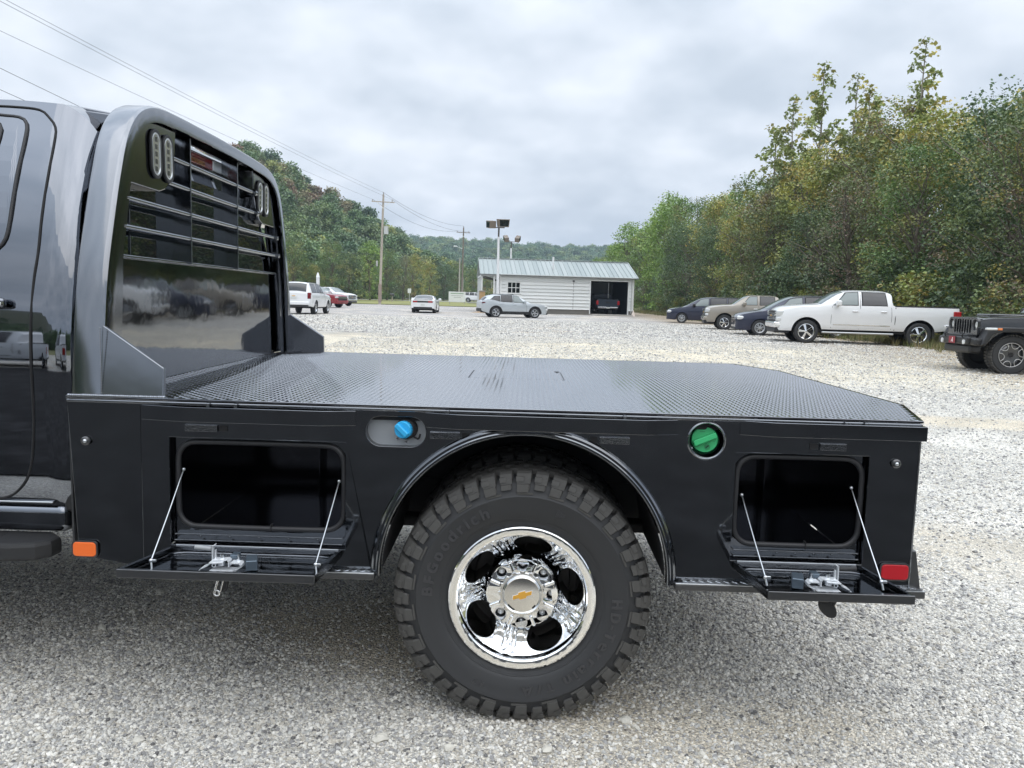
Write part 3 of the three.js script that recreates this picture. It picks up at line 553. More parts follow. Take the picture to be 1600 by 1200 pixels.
// builds a vehicle of a spec; returns a Group at the middle of its length on the ground, nose towards -x
function makeCar(name, label, category, s) {
  const o = thing(name, label, category), sh = shell(s), cx = s.L / 2, in_ = (g) => g.translate(-cx, 0, 0);
  const add = (n, geos, m, p = o) => part(n, in_(join([geos].flat(9))), m, p);
  add('body', bodyGeo(s, sh), s.paint);
  // floor and dark wheel housings
  add('underbody', [bx(0.25, s.L - 0.25, s.sill + 0.02, s.sill + 0.5, -s.w * 0.7, s.w * 0.7), bx(s.L * 0.2, s.L * 0.8, s.sill - 0.06, s.sill + 0.05, -s.w * 0.86, s.w * 0.86)], M.dark);
  for (const xw of s.wheels) for (const sd of [1, -1]) { const w = carWheel(s.r, s.tw ?? 0.25, s.rimStyle, s.rimMat ?? M.steel); w.position.set(xw - cx, s.r, sd * (s.w - (s.tw ?? 0.25) / 2 - 0.025)); if (sd < 0) w.rotation.y = Math.PI; w.children.forEach((c) => {}); w.rotation.z = xw * 2.1 + sd; o.add(w); }
  for (const w of s.windows) for (const sd of [1, -1]) {
    const [xa0, xa1, xb0, xb1, kind, t0 = 0.06, t1 = 0.93] = w, m = kind === 'dark' ? M.glassDark : kind === 'light' ? M.glassLight : M.glass;
    const p = add('window', patch(sh, xa0, xa1, xb0, xb1, 3 + t0, 3 + t1, 0.007, sd), m);
    if (s.frames !== false) add('window_trim', patch(sh, xa0 - 0.035, xa1 + 0.025, xb0 - 0.035, xb1 + 0.025, 3 + t0 - 0.05, Math.min(3.99, 3 + t1 + 0.05), 0.003, sd), trims.seam);
  }
  if (s.screen) { const [x0, x1, e0 = 0.1] = s.screen; add('windscreen', [1, -1].map((sd) => grid(10, 8, (u, w) => sh.P(lerp(x0 + 0.1 * (1 - w) * 0, x1, u), lerp(4.0 + e0 * 0.3, 5, w), sd, 0.007))), s.screenMat ?? M.glassLight); }
  if (s.rear) { const [x0, x1] = s.rear; add('rear_window', [1, -1].map((sd) => grid(8, 8, (u, w) => sh.P(lerp(x0, x1, u), lerp(4.08, 5, w), sd, 0.007))), M.glass); }
  if (s.seams?.length) add('door_seam', s.seams.flatMap((q) => [1, -1].map((sd) => seam(sh, q, 0.0015, 0.006, sd))), trims.seam);
  for (const [x, y] of s.handles ?? []) for (const sd of [1, -1]) { const q = sh.P(x, sh.vAt(x, y), sd, 0.018); add('door_handle', bx(q[0] - 0.1, q[0] + 0.1, q[1] - 0.017, q[1] + 0.017, q[2] - 0.018, q[2] + 0.018, 0.014), s.handleMat ?? s.paint); }
  if (s.mirror) for (const sd of [1, -1]) { const [x, y] = s.mirror, z = s.w * 0.95; add('mirror', [bx(x - 0.09, x + 0.09, y, y + (s.mirrorH ?? 0.17), sd * (z + 0.06), sd * (z + 0.29), 0.05), bx(x - 0.04, x + 0.04, y - 0.02, y + 0.05, sd * (z - 0.1), sd * (z + 0.1), 0.015)], s.mirrorMat ?? s.paint); }
  for (const [nm, m, x0, x1, y0, y1, off = 0.008] of s.sidePatches ?? []) for (const sd of [1, -1]) add(nm, grid(10, 4, (u, w) => { const x = lerp(x0, x1, u), y = lerp(y0, y1, w); return sh.P(x, sh.vAt(x, Math.max(y, sh.bottom(x) + 0.002)), sd, off); }), m);
  for (const [nm, m, ...b] of s.boxes ?? []) add(nm, bx(...b), m);
  for (const [nm, m, x0, x1, y0, y1, z0, z1, r] of s.pairs ?? []) for (const sd of [1, -1]) add(nm, bx(x0, x1, y0, y1, sd * z0, sd * z1, r ?? 0.02), m);
  if (s.cladding) for (const xw of s.wheels) for (const sd of [1, -1]) { const ar = (s.arch ?? s.r * 1.17); const q = ring([[ar - 0.012, -0.05], [ar - 0.012, 0.012], [ar + 0.055, 0.012], [ar + 0.06, -0.05]], -0.12, Math.PI + 0.12, 28); if (sd < 0) q.rotateY(Math.PI); q.translate(xw, s.r, sd * s.w * 0.99); add('arch_trim', crease(q, 0.5), M.plastic); }
  s.extra?.(add, sh, o);
  return o;
}
const paint = (c, rough = 0.16) => std(c, rough, 0, { clearcoat: 0.9, clearcoatRoughness: 0.03 });
const metallic = (c) => std(c, 0.34, 0.25, { clearcoat: 1, clearcoatRoughness: 0.03 });
const place = (o, wheelFront, wheelRear, s, side) => {           // ground points under the two wheels of the side that is seen (side +1: the car's +z side)
  const dx = wheelRear[0] - wheelFront[0], dz = wheelRear[1] - wheelFront[1], L = Math.hypot(dx, dz), ux = dx / L, uz = dz / L, t = Math.atan2(-uz, ux);
  const mid = (s.wheels[0] + s.wheels[1]) / 2 - s.L / 2, cxw = (wheelFront[0] + wheelRear[0]) / 2 - ux * mid, czw = (wheelFront[1] + wheelRear[1]) / 2 - uz * mid;
  const nx = -uz, nz = ux, off = -side * (s.w - 0.14); const x = cxw + nx * off, z = czw + nz * off;
  o.position.set(x, Math.max(gh(x, z), 0) - 0.012, z); o.rotation.y = t; return o;
};
// ---- specs
const pickup = (c, over = {}) => ({
  L: 5.85, w: 1.015, sill: 0.46, r: 0.405, tw: 0.27, wheels: [0.99, 4.635], arch: 0.5, paint: c, rimStyle: WHEEL.five, rimMat: M.chrome, crown: 0.8,
  bot: [[0, 0.42], [0.5, 0.42], [0.9, 0.5], [4.9, 0.5], [5.4, 0.55], [5.85, 0.6]],
  belt: [[0, 1.02], [0.12, 1.12], [0.5, 1.2], [1.3, 1.28], [1.8, 1.325], [3.78, 1.335], [3.86, 1.325], [5.85, 1.325]],
  roof: [[0, 1.06], [0.08, 1.18], [0.3, 1.27], [0.9, 1.345], [1.36, 1.38], [1.66, 1.56], [2.04, 1.79], [2.26, 1.85], [2.7, 1.875], [3.4, 1.87], [3.64, 1.835], [3.73, 1.75], [3.8, 1.36], [3.88, 1.34], [5.85, 1.34]],
  width: [[0, 0.8], [0.06, 0.9], [0.25, 0.97], [0.6, 1], [5.6, 1], [5.8, 0.985], [5.85, 0.965]],
  gw: [[0, 0.86], [0.9, 0.9], [1.38, 0.88], [2.1, 0.77], [3.55, 0.755], [3.76, 0.8], [3.9, 0.93], [5.85, 0.93]],
  windows: [[1.84, 2.62, 2.24, 2.62, 'light', 0.05, 0.93], [2.78, 3.56, 2.78, 3.5, 'dark', 0.05, 0.93]], screen: [1.42, 2.14],
  seams: [[[1.78, 0.55], [1.77, 0.9], [1.8, 1.3]], [[2.7, 0.53], [2.7, 1.28], [2.7, 1.72]], [[3.72, 0.55], [3.72, 1.0], [3.7, 1.3]], [[3.82, 0.53], [3.83, 0.9], [3.83, 1.31]], [[3.835, 0.53], [3.845, 0.9], [3.845, 1.31]]],
  handles: [[2.54, 1.14], [3.46, 1.14]], handleMat: M.chrome, mirror: [1.96, 1.31], mirrorH: 0.19,
  boxes: [['front_bumper', M.chrome, -0.1, 0.2, 0.5, 0.72, -0.93, 0.93, 0.06], ['front_valance', M.plastic, -0.05, 0.45, 0.33, 0.52, -0.88, 0.88, 0.05], ['grille', M.plastic, -0.035, 0.1, 0.72, 1.1, -0.64, 0.64, 0.03],
    ['grille_bar', M.chrome, -0.05, 0.05, 0.9, 0.945, -0.7, 0.7, 0.01], ['grille_bar', M.chrome, -0.045, 0.05, 0.79, 0.82, -0.62, 0.62, 0.01], ['grille_bar', M.chrome, -0.045, 0.05, 0.85, 0.87, -0.62, 0.62, 0.008], ['grille_bar', M.chrome, -0.045, 0.05, 0.985, 1.005, -0.62, 0.62, 0.008],
    ['badge', M.gold, -0.065, 0.05, 0.9, 0.94, -0.09, 0.09, 0.01], ['rear_bumper', M.chrome, 5.72, 6.0, 0.52, 0.68, -0.9, 0.9, 0.04], ['tailgate_handle', M.plastic, 5.84, 5.875, 1.0, 1.08, -0.15, 0.15, 0.02], ['licence_plate', M.plate, 5.99, 6.005, 0.56, 0.66, -0.15, 0.15, 0],
    ['bed_cover', M.dark, 3.9, 5.82, 1.33, 1.365, -0.9, 0.9, 0.012]],
  pairs: [['headlight', M.headlamp, -0.03, 0.24, 0.93, 1.1, 0.64, 0.96, 0.03], ['headlight', M.headlamp, -0.03, 0.2, 0.74, 0.86, 0.68, 0.95, 0.03], ['fog_light', M.headlamp, -0.11, 0.05, 0.6, 0.66, 0.6, 0.72, 0.02], ['tail_light', M.redLens, 5.66, 5.9, 0.86, 1.22, 0.84, 1.045, 0.02], ['side_step', M.steel, 1.5, 3.85, 0.36, 0.43, 0.83, 0.95, 0.03], ['mud_flap', M.dark, 5.05, 5.12, 0.3, 0.6, 0.72, 0.98, 0.01]],
  sidePatches: [['side_moulding', M.chrome, 1.84, 3.68, 0.66, 0.685, 0.012]], ...over,
});
const minivan = (c) => ({
  L: 5.15, w: 0.99, sill: 0.3, r: 0.335, tw: 0.22, wheels: [0.97, 4.05], arch: 0.375, paint: c, rimStyle: WHEEL.ten, rimMat: M.steel,
  bot: [[0, 0.26], [0.5, 0.22], [4.6, 0.25], [5.15, 0.36]],
  belt: [[0, 0.74], [0.15, 0.84], [0.6, 0.95], [1.2, 1.05], [1.7, 1.1], [5.1, 1.14], [5.15, 1.1]],
  roof: [[0, 0.8], [0.1, 0.9], [0.4, 0.99], [0.95, 1.09], [1.25, 1.2], [1.75, 1.48], [2.1, 1.64], [2.4, 1.71], [3.0, 1.75], [4.3, 1.75], [4.85, 1.7], [5.02, 1.55], [5.13, 1.18], [5.15, 1.12]],
  width: [[0, 0.72], [0.08, 0.84], [0.3, 0.95], [0.8, 1], [4.7, 1], [5.05, 0.96], [5.15, 0.9]], gw: [[0, 0.84], [1.1, 0.88], [2.2, 0.78], [4.6, 0.76], [5.15, 0.8]],
  windows: [[1.62, 2.62, 2.12, 2.62, 'light'], [2.76, 3.72, 2.76, 3.72, 'dark'], [3.84, 4.84, 3.84, 4.72, 'dark']], screen: [1.2, 2.26],
  seams: [[[1.55, 0.32], [1.52, 0.8], [1.66, 1.08]], [[2.7, 0.3], [2.7, 1.1], [2.7, 1.62]], [[3.78, 0.35], [3.8, 1.1]]], handles: [[2.55, 0.98], [2.86, 0.98]], mirror: [1.72, 1.1], mirrorMat: M.plastic,
  boxes: [['grille', M.plastic, -0.02, 0.12, 0.6, 0.74, -0.5, 0.5, 0.03], ['grille_bar', M.chrome, -0.035, 0.1, 0.655, 0.69, -0.5, 0.5, 0.01], ['grille_bar', M.chrome, -0.03, 0.1, 0.74, 0.76, -0.52, 0.52, 0.01], ['front_valance', M.plastic, -0.02, 0.3, 0.24, 0.36, -0.7, 0.7, 0.04], ['rear_bumper', c, 5.05, 5.22, 0.4, 0.62, -0.85, 0.85, 0.06]],
  pairs: [['headlight', M.headlamp, 0.03, 0.5, 0.66, 0.82, 0.58, 0.93, 0.05], ['tail_light', M.redLens, 5.0, 5.16, 0.8, 1.15, 0.72, 0.93, 0.04]],
});
const suv = (c, over = {}) => ({
  L: 5.35, w: 1.02, sill: 0.42, r: 0.4, tw: 0.27, wheels: [0.98, 4.05], arch: 0.47, paint: c, rimStyle: WHEEL.six, rimMat: M.chrome,
  bot: [[0, 0.36], [0.5, 0.38], [0.9, 0.44], [4.6, 0.44], [5.35, 0.5]],
  belt: [[0, 0.98], [0.12, 1.06], [0.5, 1.13], [1.6, 1.22], [2.0, 1.25], [5.2, 1.27], [5.35, 1.2]],
  roof: [[0, 1.02], [0.1, 1.12], [0.4, 1.19], [1.5, 1.29], [1.7, 1.36], [2.1, 1.64], [2.4, 1.8], [2.7, 1.87], [3.3, 1.91], [4.8, 1.9], [5.1, 1.85], [5.22, 1.7], [5.33, 1.3], [5.35, 1.24]],
  width: [[0, 0.8], [0.08, 0.9], [0.3, 0.97], [0.7, 1], [5.0, 1], [5.25, 0.97], [5.35, 0.93]], gw: [[0, 0.86], [1.5, 0.9], [2.4, 0.79], [5.0, 0.77], [5.35, 0.8]],
  windows: [[2.0, 2.78, 2.42, 2.78, 'glass'], [2.92, 3.8, 2.92, 3.74, 'dark'], [3.92, 5.0, 3.9, 4.9, 'dark']], screen: [1.7, 2.52], rear: [5.13, 5.31],
  seams: [[[1.9, 0.5], [1.88, 0.9], [1.94, 1.22]], [[2.86, 0.48], [2.86, 1.2], [2.86, 1.72]], [[3.86, 0.7], [3.86, 1.2]]], handles: [[2.66, 1.1], [3.62, 1.1]], mirror: [2.06, 1.26],
  boxes: [['grille', M.plastic, -0.03, 0.1, 0.66, 1.02, -0.66, 0.66, 0.04], ['grille_bar', M.chrome, -0.045, 0.05, 0.86, 0.91, -0.66, 0.66, 0.01], ['front_bumper', c, -0.06, 0.2, 0.46, 0.64, -0.9, 0.9, 0.06], ['rear_bumper', c, 5.22, 5.45, 0.56, 0.76, -0.92, 0.92, 0.05], ['rear_valance', M.plastic, 5.1, 5.43, 0.42, 0.58, -0.86, 0.86, 0.04], ['licence_plate', M.plate, 5.36, 5.375, 0.9, 1.02, -0.17, 0.17, 0], ['badge', M.gold, 5.345, 5.37, 1.06, 1.1, -0.1, 0.1, 0.01]],
  pairs: [['headlight', M.headlamp, -0.01, 0.3, 0.86, 1.0, 0.66, 0.95, 0.03], ['tail_light', std([0.16, 0.008, 0.012], 0.15), 5.12, 5.36, 0.92, 1.28, 0.79, 0.985, 0.03], ['roof_rail', M.dark, 2.9, 4.9, 1.87, 1.905, 0.66, 0.7, 0.012]], ...over,
});
const crossover = (c) => ({
  L: 4.86, w: 0.975, sill: 0.3, r: 0.375, tw: 0.24, wheels: [0.97, 3.833], arch: 0.425, paint: c, rimStyle: WHEEL.five, rimMat: M.steel, cladding: true,
  bot: [[0, 0.3], [0.6, 0.27], [4.2, 0.28], [4.86, 0.45]],
  belt: [[0, 0.82], [0.15, 0.9], [0.6, 0.98], [1.3, 1.04], [3.4, 1.1], [3.9, 1.2], [4.4, 1.26], [4.86, 1.08]],
  roof: [[0, 0.84], [0.1, 0.93], [0.4, 1.0], [1.2, 1.09], [1.42, 1.18], [1.9, 1.44], [2.25, 1.6], [2.6, 1.67], [3.1, 1.69], [3.7, 1.65], [4.2, 1.56], [4.45, 1.46], [4.7, 1.24], [4.86, 1.1]],
  width: [[0, 0.7], [0.08, 0.82], [0.35, 0.95], [0.8, 1], [4.3, 1], [4.7, 0.94], [4.86, 0.86]], gw: [[0, 0.84], [1.2, 0.88], [2.3, 0.77], [3.6, 0.75], [4.5, 0.74], [4.86, 0.8]],
  windows: [[1.72, 2.55, 2.2, 2.55, 'light'], [2.66, 3.5, 2.66, 3.45, 'dark'], [3.58, 4.28, 3.55, 3.95, 'dark', 0.05, 0.85]], screen: [1.42, 2.38], rear: [4.46, 4.74],
  seams: [[[1.62, 0.42], [1.6, 0.8], [1.7, 1.04]], [[2.6, 0.4], [2.6, 1.05], [2.6, 1.5]], [[3.55, 0.75], [3.62, 1.1]]], handles: [[2.48, 0.93], [3.42, 0.97]], mirror: [1.78, 1.06],
  sidePatches: [['sill_cladding', M.plastic, 1.4, 3.4, 0.28, 0.45, 0.012]],
  boxes: [['grille', M.plastic, -0.03, 0.12, 0.55, 0.83, -0.62, 0.62, 0.04], ['front_valance', M.plastic, -0.03, 0.4, 0.27, 0.42, -0.78, 0.78, 0.05], ['rear_bumper', M.plastic, 4.6, 4.9, 0.4, 0.64, -0.82, 0.82, 0.06]],
  pairs: [['headlight', M.headlamp, 0.02, 0.3, 0.82, 0.9, 0.6, 0.88, 0.03], ['fog_light', M.headlamp, 0.0, 0.2, 0.56, 0.68, 0.68, 0.86, 0.03], ['tail_light', std([0.12, 0.01, 0.015], 0.15), 4.45, 4.84, 0.98, 1.08, 0.55, 0.93, 0.03], ['roof_rail', M.dark, 2.5, 4.0, 1.62, 1.66, 0.62, 0.65, 0.012]],
});
const coupe = (c) => ({
  L: 4.79, w: 0.957, sill: 0.24, r: 0.345, tw: 0.27, wheels: [0.93, 3.65], arch: 0.38, paint: c, rimStyle: WHEEL.ten, rimMat: M.dark,
  bot: [[0, 0.26], [0.6, 0.2], [4.2, 0.24], [4.79, 0.36]],
  belt: [[0, 0.68], [0.2, 0.8], [1.0, 0.9], [1.8, 0.95], [3.6, 1.0], [4.6, 1.03], [4.79, 0.96]],
  roof: [[0, 0.7], [0.15, 0.82], [0.8, 0.93], [1.55, 1.0], [1.9, 1.14], [2.35, 1.31], [2.7, 1.37], [3.1, 1.375], [3.5, 1.32], [3.95, 1.18], [4.3, 1.07], [4.65, 1.06], [4.79, 0.99]],
  width: [[0, 0.72], [0.1, 0.86], [0.4, 0.96], [0.9, 1], [4.3, 1], [4.65, 0.96], [4.79, 0.9]], gw: [[0, 0.84], [1.5, 0.88], [2.4, 0.73], [3.4, 0.7], [4.3, 0.86], [4.79, 0.88]],
  windows: [[1.9, 3.0, 2.35, 2.95, 'light'], [3.1, 3.75, 3.06, 3.4, 'dark', 0.1, 0.8]], screen: [1.6, 2.5], rear: [3.4, 4.2],
  seams: [[[1.8, 0.3], [1.78, 0.7], [1.86, 0.95]], [[3.1, 0.35], [3.12, 0.97]]], mirror: [1.95, 0.96],
  boxes: [['rear_panel', std([0.03, 0.03, 0.03], 0.4), 4.74, 4.805, 0.78, 0.92, -0.76, 0.76, 0.02], ['rear_diffuser', M.plastic, 4.5, 4.82, 0.28, 0.46, -0.72, 0.72, 0.04], ['licence_plate', M.plate, 4.8, 4.815, 0.56, 0.68, -0.16, 0.16, 0], ['spoiler', c, 4.55, 4.8, 1.04, 1.075, -0.72, 0.72, 0.015], ['grille', M.plastic, -0.03, 0.1, 0.45, 0.66, -0.6, 0.6, 0.04]],
  pairs: [['tail_light', M.redLens, 4.74, 4.815, 0.79, 0.91, 0.42, 0.74, 0.015], ['headlight', M.headlamp, 0.02, 0.3, 0.6, 0.7, 0.55, 0.85, 0.03]],
});
// ---- the row along the wood
const navy = metallic([0.011, 0.016, 0.045]), tan = metallic([0.33, 0.3, 0.255]), silver = metallic([0.46, 0.5, 0.53]);
const sPick = pickup(M.white);
const whitePickup = place(makeCar('pickup_truck', 'white crew-cab pickup with chrome bumper and wheels in front of the wooded edge', 'pickup truck', sPick), [9.69, -25.07], [13.32, -24.57], sPick, 1);
const sVan = minivan(navy);
const van2 = place(makeCar('minivan', 'dark blue minivan with its nose beside the front of the white pickup', 'minivan', sVan), [9.79, -30.76], [12.84, -30.35], sVan, 1);
const van1 = dup(van2, 'minivan', 'dark blue minivan farthest left of the row, nearest the white garage', 0, 0, 0); place(van1, [10.11, -49.0], [13.16, -48.3], sVan, 1);
const sTan = pickup(tan, { rimStyle: WHEEL.six, boxes: pickup(tan).boxes.map((b) => (b[0] === 'front_bumper' ? ['front_bumper', tan, ...b.slice(2)] : b)) });
const tanTruck = place(makeCar('pickup_truck', 'tan pickup between the two dark blue minivans', 'pickup truck', sTan), [9.75, -36.9], [13.3, -36.4], sTan, 1);
tanTruck.scale.set(0.93, 0.95, 0.93);
const sBlaz = crossover(silver);
const blazer = place(makeCar('crossover_car', 'silver crossover car parked side-on in front of the white garage', 'car', sBlaz), [0.75, -51.29], [-2.09, -50.5], sBlaz, -1);
blazer.scale.setScalar(0.95);
const sCoupe = coupe(M.white);
const coupeCar = makeCar('coupe', 'white coupe seen from behind, parked in the open left of the silver crossover', 'car', sCoupe);
coupeCar.position.set(-7.9, gh(-7.9, -60), -60.2); coupeCar.rotation.y = -Math.PI / 2 + 0.03;
const sSuv = suv(M.white);
const whiteSuv = makeCar('sport_utility_car', 'white sport utility car seen from behind, beside the rack on the truck', 'sport utility car', sSuv);
whiteSuv.position.set(-13.45, gh(-13.4, -46), -45.8); whiteSuv.rotation.y = -Math.PI / 2 + 0.02;
const redMat = metallic([0.26, 0.012, 0.022]);
const sRed = suv(redMat);
const redCar = makeCar('sport_utility_car', 'dark red sport utility car behind the white one, nose to the right', 'sport utility car', sRed);
redCar.position.set(-18.7, gh(-19, -66), -68.4); redCar.rotation.y = Math.PI - 0.35;
const grey = dup(whitePickup, 'pickup_truck', 'pale pickup with dark bumper behind the red sport utility car', -20.3, gh(-20, -77), -78.5, Math.PI - 0.35);
dup(whiteSuv, 'sport_utility_car', 'white sport utility car on the side road beyond the porch', -9.6, terrainH(-9.6, -150) + 0.1, -150.2, Math.PI - 0.06);
dup(blazer, 'crossover_car', 'tiny pale car on the highway beyond the near utility pole', -40.2, terrainH(-40, -210) + 0.14, -211, Math.PI * 0.9);
// vehicles behind the camera, mirrored in the cab door and the rack panel
dup(whitePickup, 'pickup_truck', 'white pickup mirrored in the black cab door', -8.6, 0, 10.6, 0.12);
dup(whitePickup, 'pickup_truck', 'white pickup mirrored in the black cab corner', -2.6, 0, 12.2, 1.1);
dup(whiteSuv, 'sport_utility_car', 'white sport utility car mirrored in the black rack panel', 6.2, 0, 9.4, 2.4);

// ---- black off-road car at the right edge
{
  const blk = paint([0.016, 0.017, 0.019], 0.2), flare = std([0.018, 0.018, 0.019], 0.45, 0, { bumpMap: grainTex, bumpScale: 0.0004 });
  const s = {
    L: 4.4, w: 0.8, sill: 0.6, r: 0.42, tw: 0.28, wheels: [0.62, 3.57], arch: 0.5, paint: blk, rimStyle: { n: 1, sw: 0.01, rim: 0.62 }, rimMat: M.dark, crown: 0.5,
    belt: [[0, 1.13], [0.3, 1.17], [1.45, 1.24], [1.5, 1.26], [4.4, 1.27]], roof: [[0, 1.17], [0.06, 1.2], [0.5, 1.235], [1.4, 1.29], [1.5, 1.34], [1.95, 1.8], [2.1, 1.85], [4.2, 1.86], [4.38, 1.8], [4.4, 1.3]],
    width: [[0, 0.8], [0.05, 0.82], [0.8, 0.9], [1.4, 1], [4.4, 1]], gw: [[0, 0.92], [1.45, 0.93], [2.0, 0.84], [4.4, 0.84]],
    windows: [[1.72, 2.45, 1.98, 2.45, 'glass'], [2.6, 3.3, 2.6, 3.3, 'dark'], [3.45, 4.2, 3.45, 4.15, 'dark']], screen: [1.5, 2.0], seams: [[[1.55, 0.7], [1.55, 1.24]], [[2.52, 0.7], [2.52, 1.25]]], handles: [[2.4, 1.12], [3.3, 1.12]], handleMat: M.plastic, mirror: [1.75, 1.26], mirrorMat: M.plastic,
    extra: (add, sh, o) => {
      add('hood_bulge', bx(0.35, 1.35, 1.2, 1.275, -0.32, 0.32, 0.03), blk); add('hood_vent', [bx(0.7, 1.2, 1.272, 1.282, 0.08, 0.24, 0.004), bx(0.7, 1.2, 1.272, 1.282, -0.24, -0.08, 0.004)], M.dark);
      // seven-slot front, each slot framed
      const face = hole(poly(rrect(-0.66, 0.66, 0.76, 1.19, 0.1)), circ(0.53, 1.03, 0.112)); hole(face, circ(-0.53, 1.03, 0.112));
      for (let k = -3; k <= 3; k++) hole(face, rrect(k * 0.113 - 0.036, k * 0.113 + 0.036, 0.84, 1.14, 0.03, 4));
      add('grille', at(extr(face, 0.06, 0.008), 0, 0, 0, 0, -Math.PI / 2, 0).translate(-0.005, 0, 0), blk);
      add('grille_backing', bx(0.02, 0.05, 0.8, 1.16, -0.62, 0.62), M.dark);
      for (const sd of [1, -1]) {
        add('headlight', [at(new THREE.SphereGeometry(0.1, 20, 10), 0, 0, 0).scale(0.35, 1, 1).translate(0.0, 1.03, sd * 0.53)], M.headlamp); add('headlight_ring', at(new THREE.TorusGeometry(0.106, 0.009, 8, 28), 0, 0, 0, 0, Math.PI / 2).translate(-0.015, 1.03, sd * 0.53), M.plastic);
        const fl = (xw) => { const pr = [[-0.72, 0.62], [-0.6, 0.92], [-0.42, 1.0], [0.36, 1.0], [0.6, 0.86], [0.8, 0.6], [0.7, 0.6], [0.5, 0.8], [0.32, 0.9], [-0.36, 0.9], [-0.5, 0.84], [-0.62, 0.62]]; const e = extr(poly(pr), 0.3, 0.02); e.translate(xw, 0, sd > 0 ? 0.66 : -0.96); return e; };
        add('fender_flare', fl(0.62), flare); add('fender_flare', fl(3.57), flare);
        add('turn_signal', bx(-0.03, 0.2, 0.935, 0.985, sd * 0.9, sd * 0.966, 0.015), M.headlamp); add('turn_signal', bx(0.2, 0.3, 0.935, 0.985, sd * 0.9, sd * 0.966, 0.015), M.amber);
        add('fog_light', at(new THREE.CylinderGeometry(0.05, 0.05, 0.03, 16), 0, 0, 0, 0, 0, Math.PI / 2).translate(-0.245, 0.66, sd * 0.5), M.headlamp);
        add('side_step', bx(1.2, 3.0, 0.48, 0.56, sd * 0.76, sd * 0.92, 0.03), M.plastic);
      }
      add('front_bumper', [bx(-0.24, 0.0, 0.6, 0.78, -0.62, 0.62, 0.05), bx(-0.18, 0.06, 0.58, 0.76, -0.88, 0.88, 0.06), bx(-0.17, 0.12, 0.42, 0.6, -0.6, 0.6, 0.06), bx(-0.2, 0.0, 0.77, 0.82, -0.5, 0.5, 0.02)], flare);
      add('tow_hook', [[0.4], [-0.4]].map(([z]) => at(new THREE.TorusGeometry(0.045, 0.014, 8, 14, Math.PI), 0, 0, 0, 0, 0, Math.PI / 2).translate(-0.2, 0.79, z)), M.dark);
      const cv = document.createElement('canvas'); cv.width = 256; cv.height = 128; const c = cv.getContext('2d'); c.fillStyle = '#8c1226'; c.fillRect(0, 0, 256, 128); c.fillStyle = '#f4f0ee'; c.font = 'italic bold 118px serif'; c.textAlign = 'center'; c.fillText('A', 128, 104); c.fillRect(92, 78, 70, 8);
      const tx = new THREE.CanvasTexture(cv); tx.colorSpace = THREE.SRGBColorSpace;
      const pl = new THREE.PlaneGeometry(0.3, 0.15); pl.rotateY(-Math.PI / 2); pl.translate(-0.258, 0.69, -0.02);
      add('front_plate', pl, std([1, 1, 1], 0.35, 0, { map: tx })); add('front_plate_backing', bx(-0.255, -0.243, 0.612, 0.768, -0.175, 0.135), M.dark);
      add('wiper', [cyl(V(1.5, 1.36, 0.5), V(1.62, 1.45, 0.05), 0.012), cyl(V(1.5, 1.36, -0.1), V(1.62, 1.45, -0.5), 0.012)], M.dark);
      // machined outline of the six-window wheels
      const rimLine = std([0.6, 0.6, 0.6], 0.3, 0.9);
      for (const w of o.children.filter((q) => q.name === 'wheel')) {
        const R = 0.42 * 0.62, sp = [], h = 0.14;
        for (let k = 0; k < 6; k++) { const a = (k / 6) * 6.2832, q = (r, b) => V(r * Math.cos(a + b), r * Math.sin(a + b), h * 0.86); sp.push(tube([q(R * 0.97, -0.36), q(R * 0.72, -0.34), q(R * 0.56, -0.16), q(R * 0.56, 0.16), q(R * 0.72, 0.34), q(R * 0.97, 0.36)], 0.008, 20, 6)); }
        sp.push(ring([[R, h * 0.8], [R, h * 0.92], [R - 0.014, h * 0.92], [R - 0.014, h * 0.8]], 0, 6.2832, 40));
        part('rim_outline', sp, rimLine, w); part('rim_face', [crease(ring([[R * 0.98, h * 0.5], [R * 0.7, h * 0.78], [R * 0.3, h * 0.7], [0, h * 0.72]], 0, 6.2832, 30), 0.4), ...Array.from({ length: 5 }, (_, k) => at(new THREE.SphereGeometry(0.013, 6, 5), 0.06 * Math.cos(k * 1.2566), 0.06 * Math.sin(k * 1.2566), h * 0.76))], M.satin, w);
        const lug = []; for (let k = 0; k < 40; k++) { const a = (k / 40) * 6.2832; for (const sd of [1, -1]) lug.push(at(bx(-0.024, 0.024, 0.402, 0.43, sd > 0 ? 0.03 : -0.145, sd > 0 ? 0.145 : -0.03, 0.006), 0, 0, 0, 0, 0, a + sd * 0.04)); }
        part('tread_block', lug, M.tread, w);
        w.children.find((c) => c.name === 'tread_block').userData.kind = 'stuff';
      }
    },
  };
  const jeep = makeCar('off_road_car', 'black boxy off-road car with round headlights and red front plate at the right edge', 'off-road car', s);
  place(jeep, [10.28, -14.5], [13.23, -14.3], s, 1); jeep.position.y = gh(10, -14.5) - 0.01;
}
